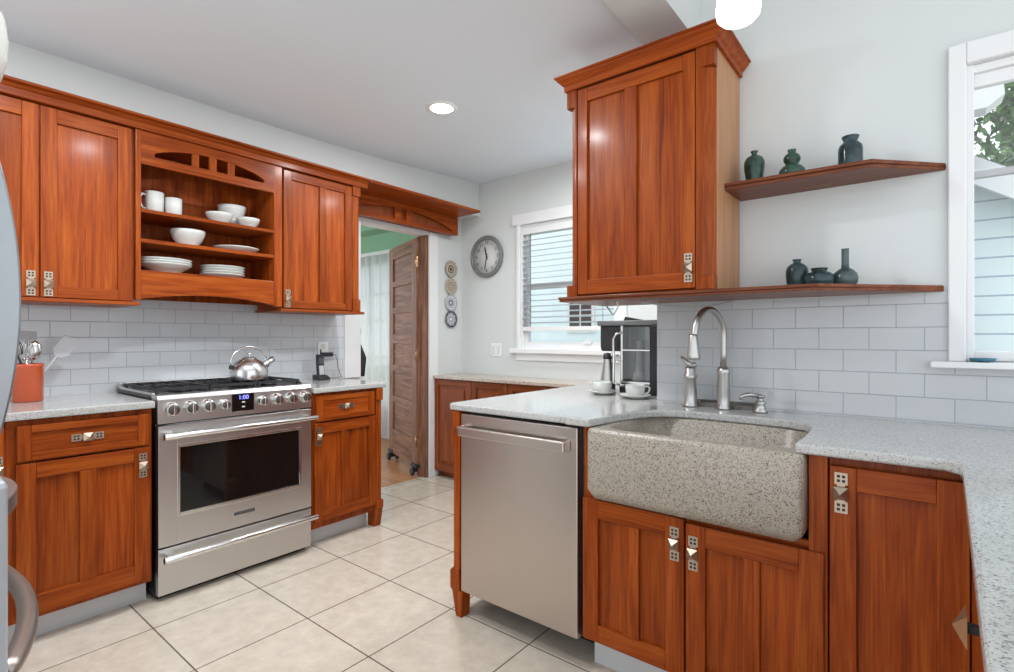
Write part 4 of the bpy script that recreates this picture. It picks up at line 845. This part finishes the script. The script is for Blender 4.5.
cup(-1.050, 2.275, 'white coffee cup with its handle to the right nearer the tiled wall', 'white saucer nearer the tiled wall', math.radians(25))

# ------------------------------------------------------------------ lamps
def can(x, y, label):
    z = CZ(y); t = thing('recessed_light', label, 'light', (x, y, z), 'recessed ceiling lights')
    part('trim_ring', MB().lathe([(.088, 0), (.088, -.004), (.066, -.009), (.062, -.005), (.062, 0)], (x, y, z), WHITE, 32, 'z', False), t)
    part('lens', MB().lathe([(.062, -.003), (.05, -.007), (.001, -.009)], (x, y, z), CANL, 28), t)
    l = bpy.data.lights.new('recessed_lamp', 'AREA'); l.shape = 'DISK'; l.size = .11; l.energy = CAN_WATT; l.color = (.95, .98, 1); lo = bpy.data.objects.new('recessed_lamp', l); col.objects.link(lo); lo.parent = t; lo.location = (0, 0, -.014)
can(*CANS[0], 'lit round recessed light in the ceiling above the room')
can(*CANS[1], 'added unseen fill light in the ceiling nearer the refrigerator'); can(*CANS[2], 'added fill light in the ceiling above the buffet cabinet, hidden by the tall wall cabinet'); can(*CANS[3], 'added unseen fill light in the ceiling in the middle of the kitchen, above the frame')  # three lamps added out of sight to brighten floor and ceiling
def pendant(x, y, zb, label):
    t = thing('pendant_lamp', label, 'lamp', (x, y, zb))
    part('shade', MB().lathe([(.001, .004), (.027, 0), (.047, .004), (.058, .016), (.0615, .035), (.057, .075), (.047, .125), (.035, .165), (.028, .185)], (x, y, zb), LAMP, 36), t)
    part('socket', MB().lathe([(.030, .183), (.030, .205), (.018, .235), (.006, .24)], (x, y, zb), NICKEL, 20), t)
    part('stem', MB().tube([(x, y, zb+.235), (x, y, 2.90)], .006, NICKEL, 8), t)
    part('canopy', MB().lathe([(.06, 2.895), (.06, 2.905), (.02, 2.919), (.02, 2.9195)], (x, y, 0), NICKEL, 24), t)
pendant(-.418, 1.60, 2.118, 'lit white glass pendant lamp hanging above the sink')

# ------------------------------------------------------------------ refrigerator at the left edge
FRS = M('fridge_steel', (.50, .55, .58), .38, metal=.35)
FX0, FX1 = -1.98, -1.085
r = thing('refrigerator', 'stainless french door refrigerator with bowed handles at the left edge', 'refrigerator', (-1.53, -.2, 0))
part('cabinet', MB().box(FX0, FX1, -.55, .03, .02, 1.765, FRS), r, .004)
part('foot_base', MB().box(FX0+.03, FX1-.03, -.5, .0, 0, .02, BLACK), r)
dl = part('left_door', MB().box(FX0, -1.535, .033, .112, .99, 1.765, FRS), r, .012); dr = part('right_door', MB().box(-1.528, FX1-.012, .033, .112, .99, 1.765, FRS), r, .012)
m1 = part('middle_drawer', MB().box(FX0, FX1, .033, .1435, .66, .982, FRS), r, .012); m2 = part('freezer_drawer', MB().box(FX0, FX1, .033, .1435, .06, .652, FRS), r, .012)
HB = M('bowed_handle_steel', (.36, .375, .39), .38, metal=1)
HB2 = M('drawer_handle_brown_reflection', (.46, .41, .37), .38, metal=1)  # same handle steel, with a brownish reflection tinted into the colour
def bow_v(x, parent):
    pts = [(.111+.101*(1-((-.275+.625*i/24)/.5)**2), 1.276-.275+.625*i/24) for i in range(25)]; part('handle', MB().prism([(.111, 1.001), (.111, 1.626)]+pts[::-1], 'x', x-.014, x+.014, HB, True), parent, .004)
bow_v(-1.475, dr); bow_v(-1.590, dl)
pts = [(-1.93+.76*i/24, (.1435+.080*math.sin(PI*i/24)**.75), .645) for i in range(25)]; part('handle', MB().tube(pts, .0165, HB2, 16), m2)
hb = MB(); n = 24; oo = []; ii = []
for i in range(n+1):
    x = -1.95+.53*i/n; y = .1435+.090*(1-(2*i/n-1)**2); oo.append((x, y)); ii.append((x, max(.1435, y-.045)))
hb.prism(oo+ii[::-1], 'z', .818, .856, HB2); part('handle', hb, m1, .003)
single('white_jar', MB().lathe([(.095, 0), (.113, .008), (.122, .05), (.125, .09), (.119, .14), (.10, .185), (.07, .21), (.068, .225), (.06, .225), (.05, .20), (.001, .19)], (-1.62, .088, 1.766), WCER, 36), 'round glossy white jar standing on top of the refrigerator', 'jar', (-1.62, .088, 1.766))

# ------------------------------------------------------------------ outside
struct('ground', MB().box(-30, 30, 3.65, 60, -.9, -.8, GRASS), 'lawn outside')
h = thing('neighbour_house', 'pale blue sided house with a white gable trim outside the right window', 'house', (-.9, 7, -.8))
gp = [(-2.0, -.8), (1.75, -.8), (1.75, 1.33), (-.72, 3.01), (-2.0, 2.14)]
part('walls', MB().prism(gp, 'y', 5.0, 7.0, SIDING), h)
mb = MB()
def slope(x0, z0, x1, z1, y0, y1, t, m):
    d = Vector((x1-x0, z1-z0)).normalized(); nn = Vector((-d.y, d.x))*t
    if nn.y < 0: nn = -nn
    mb.prism([(x0, z0), (x1, z1), (x1+nn.x, z1+nn.y), (x0+nn.x, z0+nn.y)], 'y', y0, y1, m)
slope(-.72, 3.01, 2.05, 1.126, 4.80, 7.2, .10, ROOF); slope(-.72, 3.01, -2.15, 2.038, 4.80, 7.2, .10, ROOF); part('roof', mb, h)
mb = MB(); slope(-.72, 2.93, 2.05, 1.046, 4.78, 4.83, .16, WHITE); slope(-.72, 2.93, -2.15, 1.958, 4.78, 4.83, .16, WHITE); part('gable_trim', mb, h, 0, 'white gable trim board')
g = thing('house_corner', 'teal house corner with a white eave gutter outside the right window', 'house', (-.5, 4.6, -.8))
part('wall', MB().box(-.95, .200, 4.46, 4.70, -.8, 2.88, TEALW), g); part('bracket', MB().prism([(.200, 2.35), (.240, 2.35), (.262, 2.62), (.200, 2.62)], 'y', 4.46, 4.54, TEALW), g)
part('gutter', MB().prism([(-.95, 2.86), (.26, 2.86), (.385, 2.74), (.39, 2.66), (.31, 2.60), (-.95, 2.60)], 'y', 4.30, 4.46, WHITE), g, .005)
part('roof', MB().prism([(-.96, 2.88), (.40, 2.88), (.31, 2.96), (-.96, 3.25)], 'y', 4.26, 4.72, ROOF), g)
h2 = thing('distant_house', 'pale blue house with a small window outside the window with the blind', 'house', (-5.8, 10, -.8))
part('walls', MB().box(-9.5, -2.9, 8.5, 13, -.8, 4.6, SIDING2), h2)
part('roof', MB().prism([(-9.8, 4.55), (-2.6, 4.55), (-6.2, 7.2)], 'y', 8.2, 13.2, ROOF), h2)
wn = part('window', MB().box(-5.30, -4.72, 8.47, 8.5, 1.28, 1.92, WHITE), h2); part('pane', MB().box(-5.24, -5.03, 8.455, 8.475, 1.33, 1.58, OVGLASS).box(-4.99, -4.78, 8.455, 8.475, 1.33, 1.58, OVGLASS).box(-5.24, -5.03, 8.455, 8.475, 1.62, 1.87, OVGLASS).box(-4.99, -4.78, 8.455, 8.475, 1.62, 1.87, OVGLASS), wn)
def tree(label, base, hgt, rad, n, seed, tr, cz):
    rnd = random.Random(seed); t = thing('tree', label, 'tree', base)
    m_ = MB().tube([(base[0], base[1], base[2]), (base[0]+.1, base[1], base[2]+hgt*.3), (base[0]-.15, base[1], base[2]+hgt*.6), (base[0]-.5, base[1], base[2]+hgt)], [tr, tr*.8, tr*.6, tr*.2], BARK, 10)
    for k in range(9):
        a = rnd.uniform(0, 2*PI); z = base[2]+hgt*rnd.uniform(.35, .8); ln = rad*rnd.uniform(.6, 1); m_.tube([(base[0]-.05, base[1], z), (base[0]+math.cos(a)*ln*.5, base[1]+math.sin(a)*ln*.5, z+ln*.3), (base[0]+math.cos(a)*ln, base[1]+math.sin(a)*ln, z+ln*.7)], [tr*.4, tr*.25, tr*.08], BARK, 8)
    part('trunk', m_, t); lf = MB(); vs = []; fs = []; cl = [(rnd.gauss(0, rad*.5), rnd.gauss(0, rad*.5), rnd.gauss(cz, hgt*.17)) for _ in range(60)]
    for i in range(n):
        c = rnd.choice(cl); p = Vector((base[0]+c[0]+rnd.gauss(0, .28), base[1]+c[1]+rnd.gauss(0, .28), base[2]+c[2]+rnd.gauss(0, .24)))
        u = Vector((rnd.gauss(0, 1), rnd.gauss(0, 1), rnd.gauss(0, 1))).normalized()*.09; v = u.orthogonal().normalized()*.05; o_ = len(vs)
        vs += [p-u, p+v, p+u, p-v]; fs.append((o_, o_+1, o_+2, o_+3))
    lf.add(vs, fs, LEAF); part('foliage', lf, t)
tree('leafy green tree behind the blue house outside the right window', (1.6, 11.5, -.8), 8.0, 2.2, 14000, 3, .22, 4.2)
tree('darker leafy tree farther behind the blue house', (2.2, 21.0, -.8), 10.0, 2.6, 7000, 5, .25, 5.0)
